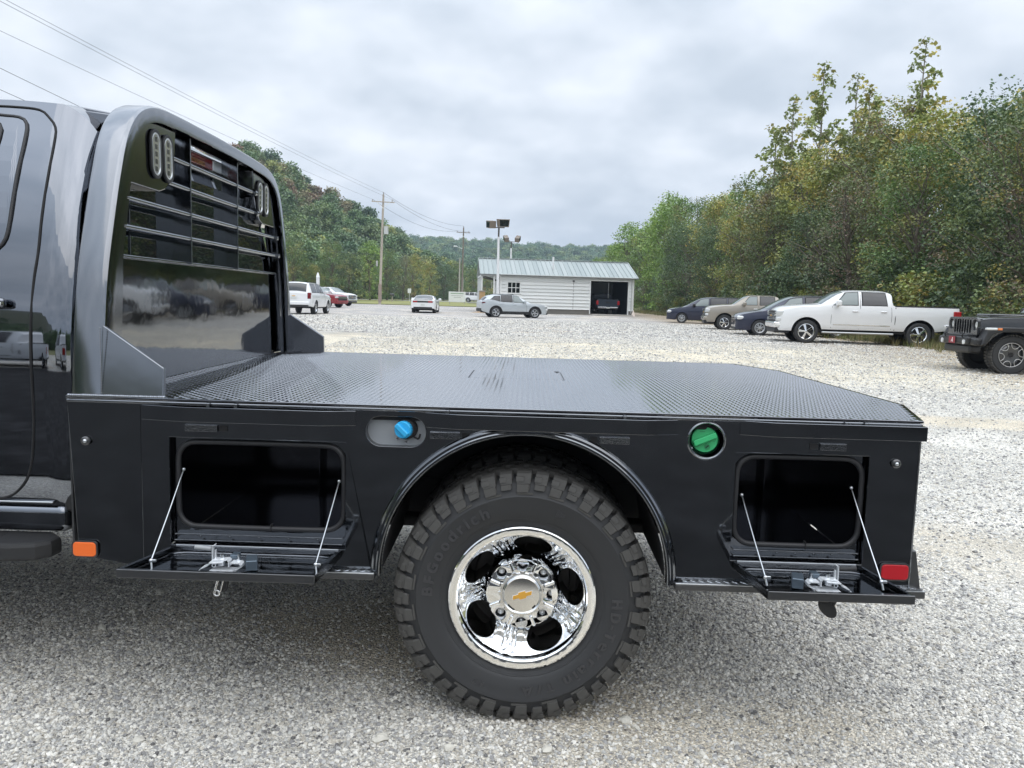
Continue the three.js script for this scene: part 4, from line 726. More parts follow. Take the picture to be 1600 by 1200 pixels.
// ---------------------------------------------------------------- white garage with porch and open bay
{
  const GX = 3.6, GZ = -66.6, TURN = 0.1, Y0 = 0.3, W = 11.7, DEP = 8, EAVE = 3.32, RIDGE = 4.75, FND = 0.42;
  const o = thing('garage', 'white lap-sided garage with grey metal roof, porch and an open bay', 'building', GX, Y0, GZ, TURN);
  // local: x across the front (-W/2 .. W/2), z = 0 front wall, -DEP back
  const L = -W / 2, Rr = W / 2, D0 = 2.05, D1 = 5.35, DH = 2.95, WX0 = -5.2, WX1 = -4.15, WY0 = 1.72, WY1 = 2.62;
  const boards = [std([0.72, 0.74, 0.73], 0.6), std([0.68, 0.7, 0.69], 0.6), std([0.75, 0.765, 0.755], 0.55)], dirt = std([0.17, 0.16, 0.145], 0.9, 0, { bumpMap: roughTex, bumpScale: 0.01 });
  const n = 10, bh = (EAVE - FND) / n, R = mulberry(5);
  const lap = (x0, x1, y, h) => { const q = [[0, 0], [0.1, 0.004], [0.1, 0.03], [0.06, 0.07], [0.015, h], [0, h]], g = new THREE.BufferGeometry(), p = []; for (let i = 0; i < q.length; i++) { const a = q[i], b = q[(i + 1) % q.length]; p.push(x0, y + a[1], a[0], x1, y + a[1], a[0], x1, y + b[1], b[0], x0, y + a[1], a[0], x1, y + b[1], b[0], x0, y + b[1], b[0]); } g.setAttribute('position', new THREE.Float32BufferAttribute(p, 3)); g.computeVertexNormals(); return g; };
  for (let k = 0; k < n; k++) {
    const y = FND + k * bh, segs = [];
    const cuts = [[L + 0.1, Rr - 0.1]];
    const cut = (a, b) => { const out = []; for (const [p, q] of cuts.splice(0)) { if (b <= p || a >= q) out.push([p, q]); else { if (a > p) out.push([p, a]); if (b < q) out.push([b, q]); } } cuts.push(...out); };
    if (y < DH - 0.02) cut(D0 - 0.09, D1 + 0.09);
    if (y + bh > WY0 - 0.1 && y < WY1 + 0.1) cut(WX0 - 0.1, WX1 + 0.1);
    for (const [a, b] of cuts) part('siding_board', lap(a, b, y, Math.min(bh, EAVE - y)), boards[Math.floor(R() * 3)], o);
  }
  part('wall', [bx(L, D0, FND, EAVE, -0.15, -0.003), bx(D1, Rr, FND, EAVE, -0.15, -0.003), bx(D0, D1, DH, EAVE, -0.15, -0.003), bx(L, L + 0.15, FND, EAVE, -DEP, -0.153), bx(Rr - 0.15, Rr, FND, EAVE, -DEP, -0.153), bx(L, Rr, 0, EAVE, -DEP - 0.15, -DEP)], std([0.6, 0.62, 0.61], 0.7), o);
  part('foundation', [bx(L, D0 - 0.02, -0.6, FND - 0.003, -0.2, 0.03, 0.02), bx(D1 + 0.02, Rr, -0.6, FND - 0.003, -0.2, 0.03, 0.02)], dirt, o);
  part('corner_board', bx(L - 0.02, L + 0.1, FND, EAVE, -0.1, 0.06), boards[2], o); part('corner_board', bx(Rr - 0.1, Rr + 0.02, FND, EAVE, -0.1, 0.06), boards[2], o);
  part('gable', at(extr(poly([[-DEP - 0.15, EAVE], [0, EAVE], [-DEP / 2, RIDGE - 0.06]]), 0.12).rotateY(-Math.PI / 2), Rr - 0.02), std([0.6, 0.62, 0.61], 0.7), o);
  part('bay_opening', [bx(D0 - 0.09, D0, 0, DH + 0.09, -0.1, 0.055), bx(D1, D1 + 0.09, 0, DH + 0.09, -0.1, 0.055), bx(D0, D1, DH, DH + 0.09, -0.1, 0.055)], boards[2], o);
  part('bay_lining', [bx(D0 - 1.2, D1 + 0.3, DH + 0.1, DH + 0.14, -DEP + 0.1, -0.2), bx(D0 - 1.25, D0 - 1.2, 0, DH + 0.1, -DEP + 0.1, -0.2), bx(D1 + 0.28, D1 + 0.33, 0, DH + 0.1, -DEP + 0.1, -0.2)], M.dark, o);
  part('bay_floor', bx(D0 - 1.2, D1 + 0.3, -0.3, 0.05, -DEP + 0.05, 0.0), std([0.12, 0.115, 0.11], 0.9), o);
  part('door_track', cyl(V(3.72, 2.9, -0.5), V(3.72, 1.5, -0.52), 0.025), M.steel, o);
  part('bay_apron', bx(D0 - 0.1, D1 + 0.15, -0.3, 0.1, 0.0, 1.6, 0.03), std([0.36, 0.34, 0.31], 0.9, 0, { bumpMap: roughTex, bumpScale: 0.004 }), o);
  // window with six panes
  const w = part('window', extr(hole(poly([[WX0 - 0.1, WY0 - 0.1], [WX1 + 0.1, WY0 - 0.1], [WX1 + 0.1, WY1 + 0.1], [WX0 - 0.1, WY1 + 0.1]]), [[WX0, WY0], [WX1, WY0], [WX1, WY1], [WX0, WY1]]), 0.09).translate(0, 0, -0.03), boards[2], o);
  part('mullion', [1, 2].map((k) => bx(lerp(WX0, WX1, k / 3) - 0.025, lerp(WX0, WX1, k / 3) + 0.025, WY0, WY1, 0.0, 0.045)).concat([bx(WX0, WX1, (WY0 + WY1) / 2 - 0.025, (WY0 + WY1) / 2 + 0.025, 0.002, 0.043)]), boards[2], w);
  for (let i = 0; i < 3; i++) for (let j = 0; j < 2; j++) part('pane', bx(lerp(WX0, WX1, i / 3) + 0.026, lerp(WX0, WX1, (i + 1) / 3) - 0.026, lerp(WY0, WY1, j / 2) + 0.026, lerp(WY0, WY1, (j + 1) / 2) - 0.026, 0.008, 0.016), M.glassDark, w);
  // roof of ribbed sheets, carried on over the porch to the left
  const roof = sub('roof', o), RL = L - 1.75, RRt = Rr + 0.3, ov = 0.42, np = 34, pw = (RRt - RL) / np, rise = RIDGE - EAVE, run = DEP / 2, sl = Math.atan2(rise, run), len = Math.hypot(rise, run) + ov;
  const roofM = [std([0.3, 0.34, 0.33], 0.42, 0.3, { bumpMap: roughTex, bumpScale: 0.002 }), std([0.27, 0.31, 0.305], 0.45, 0.3), std([0.33, 0.365, 0.355], 0.42, 0.3)];
  const sheet = extr(poly([[0, 0], [pw * 0.78, 0], [pw * 0.84, 0.05], [pw * 0.94, 0.05], [pw, 0], [pw, -0.012], [0, -0.012]]), len);
  for (let k = 0; k < np; k++) { const s = part('roof_sheet', sheet, roofM[Math.floor(R() * 3)], roof); s.position.set(RL + k * pw, EAVE + 0.06 - ov * Math.sin(sl) + 0.0, ov * Math.cos(sl)); s.rotation.x = Math.PI + sl; s.rotation.order = 'XYZ'; s.scale.set(1, -1, 1); }
  const back = grid(1, 1, (u, v) => [lerp(RL, RRt, u), lerp(RIDGE + 0.06, EAVE - 0.1, v), lerp(-run, -DEP - 0.4, v)]);
  part('back_slope', back, roofM[0], roof);
  part('ridge_cap', bx(RL - 0.02, RRt + 0.02, RIDGE + 0.075, RIDGE + 0.12, -run - 0.14, -run + 0.14, 0.02), roofM[2], roof);
  part('fascia', [bx(RL, RRt, EAVE - 0.14, EAVE - 0.045, ov - 0.05, ov - 0.02)], std([0.16, 0.17, 0.17], 0.6), roof);
  const rv = (x) => { const g = cyl(V(0, 0, 0), V(0, 0, -len), 0.05, 0.05, 6); g.rotateX(sl); return g.translate(x, EAVE + 0.06 - ov * Math.sin(sl), ov * Math.cos(sl)); };
  part('verge_trim', [rv(RL), rv(RRt)], roofM[2], roof);
  part('vent_pipe', cyl(V(-1.1, 3.8, -1.6), V(-1.1, 5.0, -1.6), 0.09, 0.09, 12), M.white, o);
  for (const [x, z] of [[RL + 0.15, 0.1], [RL + 0.15, -2.6], [RL + 0.15, -5.2], [RL + 0.15, -7.8], [L - 0.55, 0.1]]) part('porch_post', bx(x - 0.06, x + 0.06, -0.4, EAVE - 0.1, z - 0.06, z + 0.06, 0.01), boards[0], o);
  part('porch_beam', [bx(RL + 0.05, L, EAVE - 0.22, EAVE - 0.08, 0.04, 0.16), bx(RL + 0.09, RL + 0.21, EAVE - 0.24, EAVE - 0.1, -7.9, 0.0)], boards[1], o);
  part('porch_brace', [cyl(V(RL + 0.2, EAVE - 0.2, 0.1), V(L - 0.1, EAVE - 0.55, -1.5), 0.05, 0.05, 6), cyl(V(RL + 0.2, EAVE - 0.25, -2.6), V(L - 0.1, EAVE - 0.5, -3.5), 0.05, 0.05, 6)], std([0.12, 0.115, 0.11], 0.8), o);
  part('downspout', [cyl(V(Rr - 0.2, EAVE - 0.1, 0.16), V(Rr - 0.2, FND - 0.2, 0.14), 0.04, 0.04, 8), bx(L, Rr, EAVE - 0.09, EAVE - 0.02, ov - 0.015, ov + 0.09, 0.02)], std([0.5, 0.52, 0.51], 0.5), o);
  part('conduit', cyl(V(0.52, FND, 0.075), V(0.52, 2.8, 0.06), 0.018, 0.018, 6), std([0.3, 0.3, 0.3], 0.6), o); part('wall_lamp', bx(0.43, 0.61, 2.8, 2.95, 0.03, 0.16, 0.03), std([0.1, 0.1, 0.1], 0.5), o);
  const c = Math.cos(TURN), s = Math.sin(TURN), wp = (x, z) => [GX + x * c + z * s, GZ - x * s + z * c];
  const [px, pz] = wp(3.75, -3.6);
  const bluegrey = metallic([0.03, 0.042, 0.06]), sB = pickup(bluegrey, { rimStyle: WHEEL.six, windows: [], seams: [] });
  const inPick = makeCar('pickup_truck', 'dark blue-grey pickup seen from behind inside the open garage bay', 'pickup truck', sB); inPick.position.set(px, Y0 + 0.06, pz); inPick.rotation.y = -Math.PI / 2 + TURN;
  const [cx, cz] = wp(5.72, 0.75);
  const cone = thing('ground_cone', 'small pale cone on the gravel at the right side of the garage bay', 'cone', cx, gh(cx, cz), cz);
  part('cone_body', crease(ring([[0.2, 0], [0.17, 0.05], [0.03, 0.5], [0, 0.52]], 0, 6.28, 16), 0.5).rotateX(-Math.PI / 2), std([0.72, 0.62, 0.56], 0.7), cone);
  const [tx, tz] = wp(L - 1.62, 1.6);
  const post = thing('wooden_post', 'tan wooden post standing by the tail of the silver crossover', 'post', tx, gh(tx, tz), tz, 0.3);
  part('post_shaft', bx(-0.21, 0.21, -0.1, 1.75, -0.21, 0.21, 0.03), std([0.42, 0.28, 0.14], 0.8, 0, { bumpMap: roughTex, bumpScale: 0.006 }), post); part('post_cap', bx(-0.25, 0.25, 1.75, 1.86, -0.25, 0.25, 0.02), std([0.3, 0.27, 0.22], 0.8), post);
  const mound = grid(16, 6, (u, v) => [tx + 0.6 + 1.5 * v * Math.cos(u * 6.283) * (1 + 0.2 * noise(u * 5, v)), gh(tx, tz) + 0.2 * (1 - v * v) - 0.03, tz + 0.8 * v * Math.sin(u * 6.283)]);
  struct('earth_mound', mound, std([0.34, 0.24, 0.15], 0.95));
}
// ---------------------------------------------------------------- poles, wires, lamps, signs
const wood = std([0.42, 0.37, 0.31], 0.85, 0, { bumpMap: roughTex, bumpScale: 0.004 }), woodGrey = std([0.42, 0.4, 0.36], 0.85);
function utilityPole(label, x, z, h, lean, arm, mat = wood, extras) {
  const y = terrainH(x, z), o = thing('utility_pole', label, 'utility pole', x, y, z);
  part('shaft', cyl(V(0, -0.5, 0), V(lean, h, 0), 0.19, 0.12, 14), mat, o);
  if (arm) {
    part('crossarm', at(bx(-arm, arm, -0.06, 0.06, -0.05, 0.05, 0.01), lean, h - 0.95, 0.2, 0, 0.12, -0.02), mat, o);
    part('brace', [cyl(V(lean - arm * 0.55, h - 1.0, 0.2), V(lean, h - 1.75, 0.12), 0.03, 0.03, 6), cyl(V(lean + arm * 0.55, h - 1.0, 0.2), V(lean, h - 1.75, 0.12), 0.03, 0.03, 6)], M.zinc, o);
    for (const k of [-0.93, 0.8]) part('insulator', [cyl(V(lean + arm * k, h - 0.9, 0.2), V(lean + arm * k, h - 0.62, 0.2), 0.07, 0.04, 8)], std([0.3, 0.29, 0.28], 0.3), o);
    part('insulator', cyl(V(lean, h, 0), V(lean, h + 0.3, 0), 0.08, 0.05, 8), std([0.3, 0.29, 0.28], 0.3), o);
  }
  extras?.(o, h, lean); return o;
}
const P1 = [-18.9, -100], P2 = [-12.3, -150];
utilityPole('tall wooden utility pole with crossarm on the verge, nearest pole on the left', P1[0], P1[1], 14, 0.35, 1.45, wood, (o, h, l) => {
  part('transformer', cyl(V(0.75, 9.0, 0.1), V(0.75, 10.0, 0.1), 0.3, 0.3, 12), std([0.5, 0.52, 0.5], 0.5), o); part('meter_box', bx(-0.5, -0.28, 4.9, 5.6, -0.1, 0.15, 0.03), std([0.4, 0.4, 0.38], 0.6), o);
  part('guard', cyl(V(0.02, 0.4, 0.02), V(0.03, 2.6, 0.02), 0.24, 0.23, 12), std([0.3, 0.24, 0.2], 0.8), o);
});
utilityPole('darker wooden utility pole with street lamp beyond the white coupe', P2[0], P2[1], 14.2, 0.1, 1.3, std([0.2, 0.17, 0.14], 0.85), (o) => { part('lamp_arm', cyl(V(0, 10.2, 0), V(-1.2, 10.6, 0.4), 0.04, 0.03, 6), M.zinc, o); part('street_lamp', bx(-1.75, -1.1, 10.5, 10.72, 0.25, 0.55, 0.08), std([0.75, 0.77, 0.78], 0.4), o); });
utilityPole('pale grey pole without crossarm left of the far utility pole', -13.9, -163, 9.0, 0.0, 0, woodGrey);
utilityPole('short thin pole between the pale grey pole and the far utility pole', -15.0, -186, 5.6, 0, 0, woodGrey);
utilityPole('thin distant pole left of the porch roof', -11.6, -208, 9.6, 0, 0.9, woodGrey);
utilityPole('second thin distant pole just left of the porch roof', -11.4, -262, 13, 0, 1.0, woodGrey);
function wire(label, a, b, sag, r = 0.018) {
  const pts = []; for (let i = 0; i <= 24; i++) { const t = i / 24; pts.push(V(lerp(a[0], b[0], t), lerp(a[1], b[1], t) - 4 * sag * t * (1 - t), lerp(a[2], b[2], t))); }
  const m = mesh('power_line', new THREE.TubeGeometry(new THREE.CatmullRomCurve3(pts), 48, r, 5), std([0.035, 0.037, 0.04], 0.6)); return tag(m, label, 'wire');
}
{
  const y1 = terrainH(...P1), top = y1 + 14, y2 = terrainH(...P2);
  const Q = [-26.2, 2];
  wire('topmost overhead wire running from the pole top to the upper left', [P1[0] + 0.35, top + 0.25, P1[1]], [Q[0], top + 0.1, Q[1]], 0.55, 0.01);
  wire('overhead wire from the right end of the crossarm to the upper left', [P1[0] + 1.5, top - 0.65, P1[1] + 0.2], [Q[0] + 0.5, top - 0.25, Q[1]], 0.55, 0.01);
  wire('overhead wire from the left end of the crossarm to the upper left', [P1[0] - 1.0, top - 0.65, P1[1] + 0.2], [Q[0] - 2.2, top - 0.4, Q[1]], 0.55, 0.01);
  wire('upper of the low cables crossing in front of the hill', [P1[0] + 0.2, y1 + 8.0, P1[1] + 0.15], [Q[0], 13.6, Q[1]], 0.9, 0.012);
  wire('lower of the low cables crossing in front of the hill', [P1[0] + 0.2, y1 + 7.2, P1[1] + 0.15], [Q[0] - 0.4, 12.75, Q[1]], 0.9, 0.012);
  wire('thin cable reaching from the near pole across the trees to the left', [P1[0] + 0.2, y1 + 6.3, P1[1]], [-62, 10.5, -92], 0.6, 0.016);
  wire('top wire between the near and the far utility pole', [P1[0] + 0.35, top + 0.25, P1[1]], [P2[0] + 0.1, y2 + 14.5, P2[1]], 1.0, 0.018);
  wire('wire between the right crossarm ends of the two utility poles', [P1[0] + 1.5, top - 0.65, P1[1] + 0.2], [P2[0] + 1.1, y2 + 13.5, P2[1] + 0.2], 1.1, 0.018);
  wire('wire between the left crossarm ends of the two utility poles', [P1[0] - 1.0, top - 0.65, P1[1] + 0.2], [P2[0] - 1.1, y2 + 13.5, P2[1] + 0.2], 1.3, 0.018);
  wire('low cable between the near and the far utility pole', [P1[0] + 0.2, y1 + 8.0, P1[1]], [P2[0] + 0.05, y2 + 7.4, P2[1]], 1.2, 0.022);
  wire('wire from the far utility pole to the distant poles by the porch', [P2[0] + 0.1, y2 + 9.0, P2[1]], [-11.6, terrainH(-11.6, -208) + 8.6, -208], 0.6, 0.02);
}
function floodPole(label, x, z, h, heads) {
  const o = thing('floodlight_pole', label, 'floodlight pole', x, terrainH(x, z), z);
  part('shaft', cyl(V(0, -0.4, 0), V(-0.06, h - 0.7, 0), 0.13, 0.09, 14), M.white, o); part('neck', cyl(V(-0.06, h - 0.7, 0), V(-0.05, h, 0), 0.07, 0.07, 10), std([0.1, 0.09, 0.08], 0.6), o); part('bracket', bx(-0.4, 0.4, h - 0.03, h + 0.04, -0.05, 0.05, 0.01), std([0.14, 0.12, 0.1], 0.6), o);
  for (const [dx, dy, turn, tilt, s] of heads) {
    const g = sub('floodlight', o, dx, h + dy, 0, turn); g.rotation.x = tilt; g.scale.setScalar(s);
    const hs = extr(poly([[-0.42, -0.1], [0.42, -0.1], [0.5, 0.55], [-0.5, 0.55]]), 0.62, 0.02); part('housing', hs, std([0.2, 0.165, 0.13], 0.6), g);
    part('lamp_glass', extr(poly([[-0.36, -0.03], [0.36, -0.03], [0.43, 0.48], [-0.43, 0.48]]), 0.03).translate(0, 0, 0.61), M.glass, g);
  }
  return o;
}
floodPole('white floodlight pole with two lamp heads in front of the garage porch', -2.2, -60, 6.75, [[0.18, 0.15, 0.35, 0.1, 0.92], [-0.42, 0.05, -1.15, 0.15, 0.85]]);
floodPole('floodlight pole whose two lamp heads show above the garage roof', -1.75, -88, 7.6, [[0.42, 0.2, 1.3, 0.5, 0.8], [-0.42, 0.2, -1.3, 0.5, 0.8]]);
{
  const sx = -10.6, sz = -120, o = thing('lot_sign', 'white board sign on two posts behind the white coupe', 'sign', sx, terrainH(sx, sz), sz, 0.1);
  part('board', bx(-1.3, 1.3, 0.35, 1.95, -0.04, 0.04, 0.01), M.white, o); part('post', bx(-1.2, -1.08, -0.3, 2.0, -0.13, -0.045), boardsGrey(), o); part('post', bx(1.08, 1.2, -0.3, 2.0, -0.13, -0.045), boardsGrey(), o);
  part('sign_header', bx(-1.0, 1.0, 1.62, 1.76, 0.041, 0.046), std([0.28, 0.38, 0.3], 0.6), o); part('sign_line', [bx(-0.9, 0.9, 1.3, 1.37, 0.041, 0.046), bx(-0.5, 0.6, 1.05, 1.12, 0.041, 0.046)], std([0.35, 0.37, 0.36], 0.6), o);
  const rx = -20.2, rz = -135, r = thing('road_sign', 'small white road sign on a post on the verge right of the near utility pole', 'sign', rx, terrainH(rx, rz), rz);
  part('plate', bx(-0.3, 0.3, 1.5, 2.3, -0.02, 0.02, 0.01), M.white, r); part('post', cyl(V(0, -0.2, -0.05), V(0, 2.3, -0.05), 0.035, 0.035, 8), M.zinc, r);
  const mx = -21.0, mz = -122, mb = thing('mailbox', 'dark mailbox on a post beside the near utility pole', 'mailbox', mx, terrainH(mx, mz), mz);
  part('box', bx(-0.35, 0.35, 1.0, 1.4, -0.2, 0.2, 0.08), M.satin, mb); part('post', bx(-0.06, 0.06, -0.2, 1.0, -0.06, 0.06), wood, mb);
  const gx = -14.2, gz = -160, tk = thing('storage_tank', 'small white storage tank on the verge by the pale grey pole', 'tank', gx, terrainH(gx, gz), gz);
  part('tank_body', at(new THREE.CapsuleGeometry(0.42, 1.4, 6, 16), 0, 0.62, 0, 0, 0, Math.PI / 2), M.white, tk); part('saddle', [bx(-0.6, -0.45, -0.1, 0.35, -0.3, 0.3), bx(0.45, 0.6, -0.1, 0.35, -0.3, 0.3)], woodGrey, tk);
  const vx = -15.9, vz = -58, vp = thing('marker_post', 'white capped post rising behind the white sport utility car', 'post', vx, gh(vx, vz), vz);
  part('post_shaft', cyl(V(0, -0.2, 0), V(0, 2.5, 0), 0.13, 0.13, 14), M.white, vp); part('post_cap', cyl(V(0, 2.5, 0), V(0, 2.85, 0), 0.15, 0.04, 14), M.white, vp);
}
function boardsGrey() { return woodGrey; }
// ---------------------------------------------------------------- the flatbed truck (x towards the tail, z towards the camera, side skirt in the plane z = 0)
const truck = thing('flatbed_truck', 'black flatbed truck with open toolboxes filling the foreground', 'truck');
const DY = 1.0275, XL = -1.425, XR = 1.203, BW = 2.2, MID = -BW / 2;
const mirrorZ = (g) => { const q = g.clone(); q.scale(1, 1, -1); q.translate(0, 0, -BW); if (q.index) { const a = q.index.array; for (let i = 0; i < a.length; i += 3) { const t = a[i]; a[i] = a[i + 1]; a[i + 1] = t; } } else for (const k of Object.keys(q.attributes)) { const b = q.attributes[k], n = b.itemSize; for (let i = 0; i < b.count; i += 3) for (let c = 0; c < n; c++) { const t = b.array[i * n + c]; b.array[i * n + c] = b.array[(i + 1) * n + c]; b.array[(i + 1) * n + c] = t; } } q.computeVertexNormals(); return q; };
// ---- deck: two treadplate sheets, a hatch, raised lozenges
{
  const H = { x0: -0.246, x1: 0.154, z0: -0.925, z1: -1.31 }, sz = -1.112, gap = 0.004;
  const slab = (pts) => { const g = extr(poly(pts), 0.008, 0.0015); g.rotateX(Math.PI / 2); return g.translate(0, DY, 0); };        // shape (x, z) laid flat, top at DY
  part('deck_sheet', slab([[XL, 0.004], [XR, 0.004], [1.338, -0.407], [1.338, sz + gap], [H.x1 + gap, sz + gap], [H.x1 + gap, H.z0 + gap], [H.x0 - gap, H.z0 + gap], [H.x0 - gap, sz + gap], [XL, sz + gap]]), M.deck, truck);
  part('deck_sheet', slab([[XL, sz - gap], [H.x0 - gap, sz - gap], [H.x0 - gap, H.z1 - gap], [H.x1 + gap, H.z1 - gap], [H.x1 + gap, sz - gap], [1.338, sz - gap], [1.338, -1.793], [XR, -2.204], [XL, -2.204]]), M.deck, truck);
  part('hatch', slab([[H.x0 + gap + 0.003, H.z0 - gap - 0.004], [H.x1 - gap - 0.003, H.z0 - gap - 0.004], [H.x1 - gap - 0.003, H.z1 + gap + 0.003], [H.x0 + gap + 0.003, H.z1 + gap + 0.003]]), M.deck, truck);
  part('hatch_finger_hole', at(new THREE.CylinderGeometry(0.012, 0.012, 0.002, 16), 0.14, DY + 0.002, -1.295), M.dark, truck);
  part('deck_underside', bx(XL + 0.01, XR, DY - 0.05, DY - 0.012, -2.18, -0.02), M.dark, truck);
  // lozenge: small pitched bump
  const l = 0.0118, w = 0.0034, h = 0.0013, b = new THREE.BufferGeometry(), r = 0.55;
  const o = [[l, 0], [l * r, w], [-l * r, w], [-l, 0], [-l * r, -w], [l * r, -w]], t = [[l * 0.55, 0], [-l * 0.55, 0]], p = [], F = (...q) => p.push(...q.flat());
  const lo = (i) => [o[i][0], 0, o[i][1]], hi = (i) => [t[i][0], h, t[i][1]];
  F(lo(0), hi(0), lo(1)); F(lo(1), hi(0), hi(1)); F(lo(1), hi(1), lo(2)); F(lo(2), hi(1), lo(3)); F(lo(3), hi(1), lo(4)); F(lo(4), hi(1), hi(0)); F(lo(4), hi(0), lo(5)); F(lo(5), hi(0), lo(0));
  b.setAttribute('position', new THREE.Float32BufferAttribute(p, 3)); b.computeVertexNormals();
  const P = 0.0185, list = [];
  for (let i = 0; XL + 0.02 + i * P < 1.33; i++) for (let j = 0; -0.012 - j * P > -2.19; j++) {
    const x = XL + 0.02 + i * P, z = -0.012 - j * P;
    if (x > XR - 0.012 && (z > -(x - XR + 0.02) * 3.02 || z < -2.2 + (x - XR + 0.02) * 3.02)) continue;
    if (Math.abs(z - sz) < 0.008 && !(x > H.x0 && x < H.x1)) continue;
    if (x > H.x0 - 0.02 && x < H.x1 + 0.02 && (Math.abs(z - H.z0) < 0.011 || Math.abs(z - H.z1) < 0.009)) continue;
    list.push([x, z, (i + j) % 2]);
  }
  const im = new THREE.InstancedMesh(b, M.deck, list.length), m4 = new THREE.Matrix4(), e = new THREE.Quaternion(), Y = V(0, 1, 0);
  list.forEach(([x, z, k], i) => im.setMatrixAt(i, m4.compose(V(x, DY, z), e.setFromAxisAngle(Y, k ? Math.PI / 4 : -Math.PI / 4), V(1, 1, 1))));
  im.name = 'tread_pattern'; im.userData.kind = 'stuff'; im.castShadow = im.receiveShadow = true; truck.add(im);
  part('deck_edge', [bx(XL, XR - 0.002, DY - 0.02, DY - 0.0085, -0.02, 0.006, 0.005)], M.gloss, truck);
}
// ---- side skirt with its openings
const ARC = { x: 0, y: 0.485, r: 0.478 };
const LBX = [-1.108, -0.558, 0.566, 0.907], RBX = [0.643, 1.05, 0.572, 0.913];
{
  const outline = [[-1.1955, 1.008], [-1.1955, 0.5], [-0.47, 0.505]];
  for (let i = 0; i <= 40; i++) { const a = Math.PI - (Math.PI * i) / 40; outline.push([ARC.x + ARC.r * Math.cos(a), ARC.y + 0.02 + (ARC.r - 0.02) * Math.sin(a)]); }
  outline.push([0.478, 0.505], [XR, 0.5], [XR, 1.008]);
  const s = poly(outline), rect = (b) => [[b[0], b[2]], [b[1], b[2]], [b[1], b[3]], [b[0], b[3]]];
  hole(s, rect(LBX)); hole(s, rect(RBX)); hole(s, rrect(-0.497, -0.311, 0.898, 0.992, 0.0468, 10)); hole(s, circ(0.552, 0.948, 0.0535, 40));
  const skirt = extr(s, 0.006, 0.001).translate(0, 0, -0.006);
  part('side_skirt', skirt, M.gloss, truck);
  const front = extr(poly([[XL, 1.014], [-1.4, 0.52], [-1.25, 0.496], [-1.196, 0.496], [-1.196, 1.01]]), 0.006, 0.0015);
  front.translate(1.196, 0, -0.006); front.rotateY(-0.007); front.translate(-1.196, 0, 0.0);
  part('front_skirt_plate', front, M.gloss, truck);
  part('far_skirt', [bx(XL, -0.5, 0.5, 1.01, -BW, -BW + 0.006), bx(0.5, XR, 0.5, 1.01, -BW, -BW + 0.006), bx(-0.5, 0.5, 0.94, 1.01, -BW, -BW + 0.006)], M.gloss, truck);
  part('tail_skirt', [bx(-0.006, 0, 0.5, 1.015, -0.432, 0).rotateY(0).applyMatrix4(new THREE.Matrix4().makeRotationY(0.317)).translate(XR, 0, 0), bx(1.33, 1.337, 0.62, 1.015, -1.793, -0.407)], M.gloss, truck);
  part('front_bulkhead', bx(XL, XL + 0.006, 0.52, 1.01, -BW, -0.01), M.satin, truck);
  // rear corner step plate seen past the skirt
  part('corner_plate', [extr(poly([[XR, 0.62], [XR + 0.012, 0.62], [XR + 0.034, 0.5], [XR, 0.5]]), 0.05, 0.002).translate(0, 0, -0.05), bx(1.05, XR + 0.036, 0.478, 0.502, -0.1, 0.03, 0.004)], M.satin, truck);
  // rub rails along the deck edge, each with bent-in ends
  const rail = (x0, x1, e0, e1, y0, y1) => { const q = [[x0, 0], [x0 + e0, 0.026], [x1 - e1, 0.026], [x1, 0]]; if (!e0) q.splice(0, 2, [x0, 0], [x0, 0.026]); const u = q.concat([...q].reverse().map(([x, z]) => [x, z - 0.006])); const g = extr(poly(u), y1 - y0, 0.0012); g.rotateX(Math.PI / 2); return g.translate(0, y1, 0.002); };
  part('rub_rail', rail(-1.19, -0.528, 0.14, 0.1, 0.96, 1.006), M.gloss, truck);
  part('rub_rail', rail(-0.315, 0.462, 0.1, 0.1, 0.962, 1.008), M.gloss, truck);
  part('rub_rail', rail(0.65, XR + 0.002, 0.1, 0.0, 0.968, 1.012), M.gloss, truck);
  for (const [x0, x1, d] of [[-1.055, -0.955, 1], [-0.298, -0.205, 1], [0.222, 0.315, -1], [0.895, 0.975, -1]]) { const pk = part('stake_pocket', bx(x0, x1, 0.928, 0.95, -0.004, 0.009, 0.002), M.gloss, truck); part('pocket_notch', bx(d > 0 ? x1 + 0.006 : x0 - 0.03, d > 0 ? x1 + 0.03 : x0 - 0.006, 0.93, 0.948, -0.003, 0.003), M.dark, pk); }
  for (const x of [-0.985, -0.9, -0.25, 0.29, 0.96, 1.02]) part('weld_tab', bx(x, x + 0.012, 1.004, 1.019, 0, 0.018, 0.003), M.gloss, truck);
  for (const [x, y] of [[-1.366, 0.888], [1.129, 0.894]]) { const b = part('marker_bolt', crease(ring([[0.014, 0], [0.014, 0.006], [0.009, 0.009], [0.009, 0.004], [0, 0.004]], 0, 6.2832, 24), 0.5).translate(x, y, 0.002), M.satin, truck); part('bolt_head', at(new THREE.SphereGeometry(0.0075, 14, 10), x, y, 0.008), M.steel, b); }
  const refl = (x0, x1, y0, y1, m, n) => { const b = part(n, extr(poly(rrect(x0, x1, y0, y1, 0.012, 5)), 0.008, 0.003).translate(0, 0, 0.003), m, truck); part('reflector_edge', extr(hole(poly(rrect(x0 - 0.004, x1 + 0.004, y0 - 0.004, y1 + 0.004, 0.014, 5)), rrect(x0, x1, y0, y1, 0.012, 5)), 0.006).translate(0, 0, 0.003), M.satin, b); };
  refl(-1.414, -1.341, 0.52, 0.566, M.orange, 'amber_reflector'); refl(1.108, 1.192, 0.53, 0.578, M.red, 'red_reflector');
}
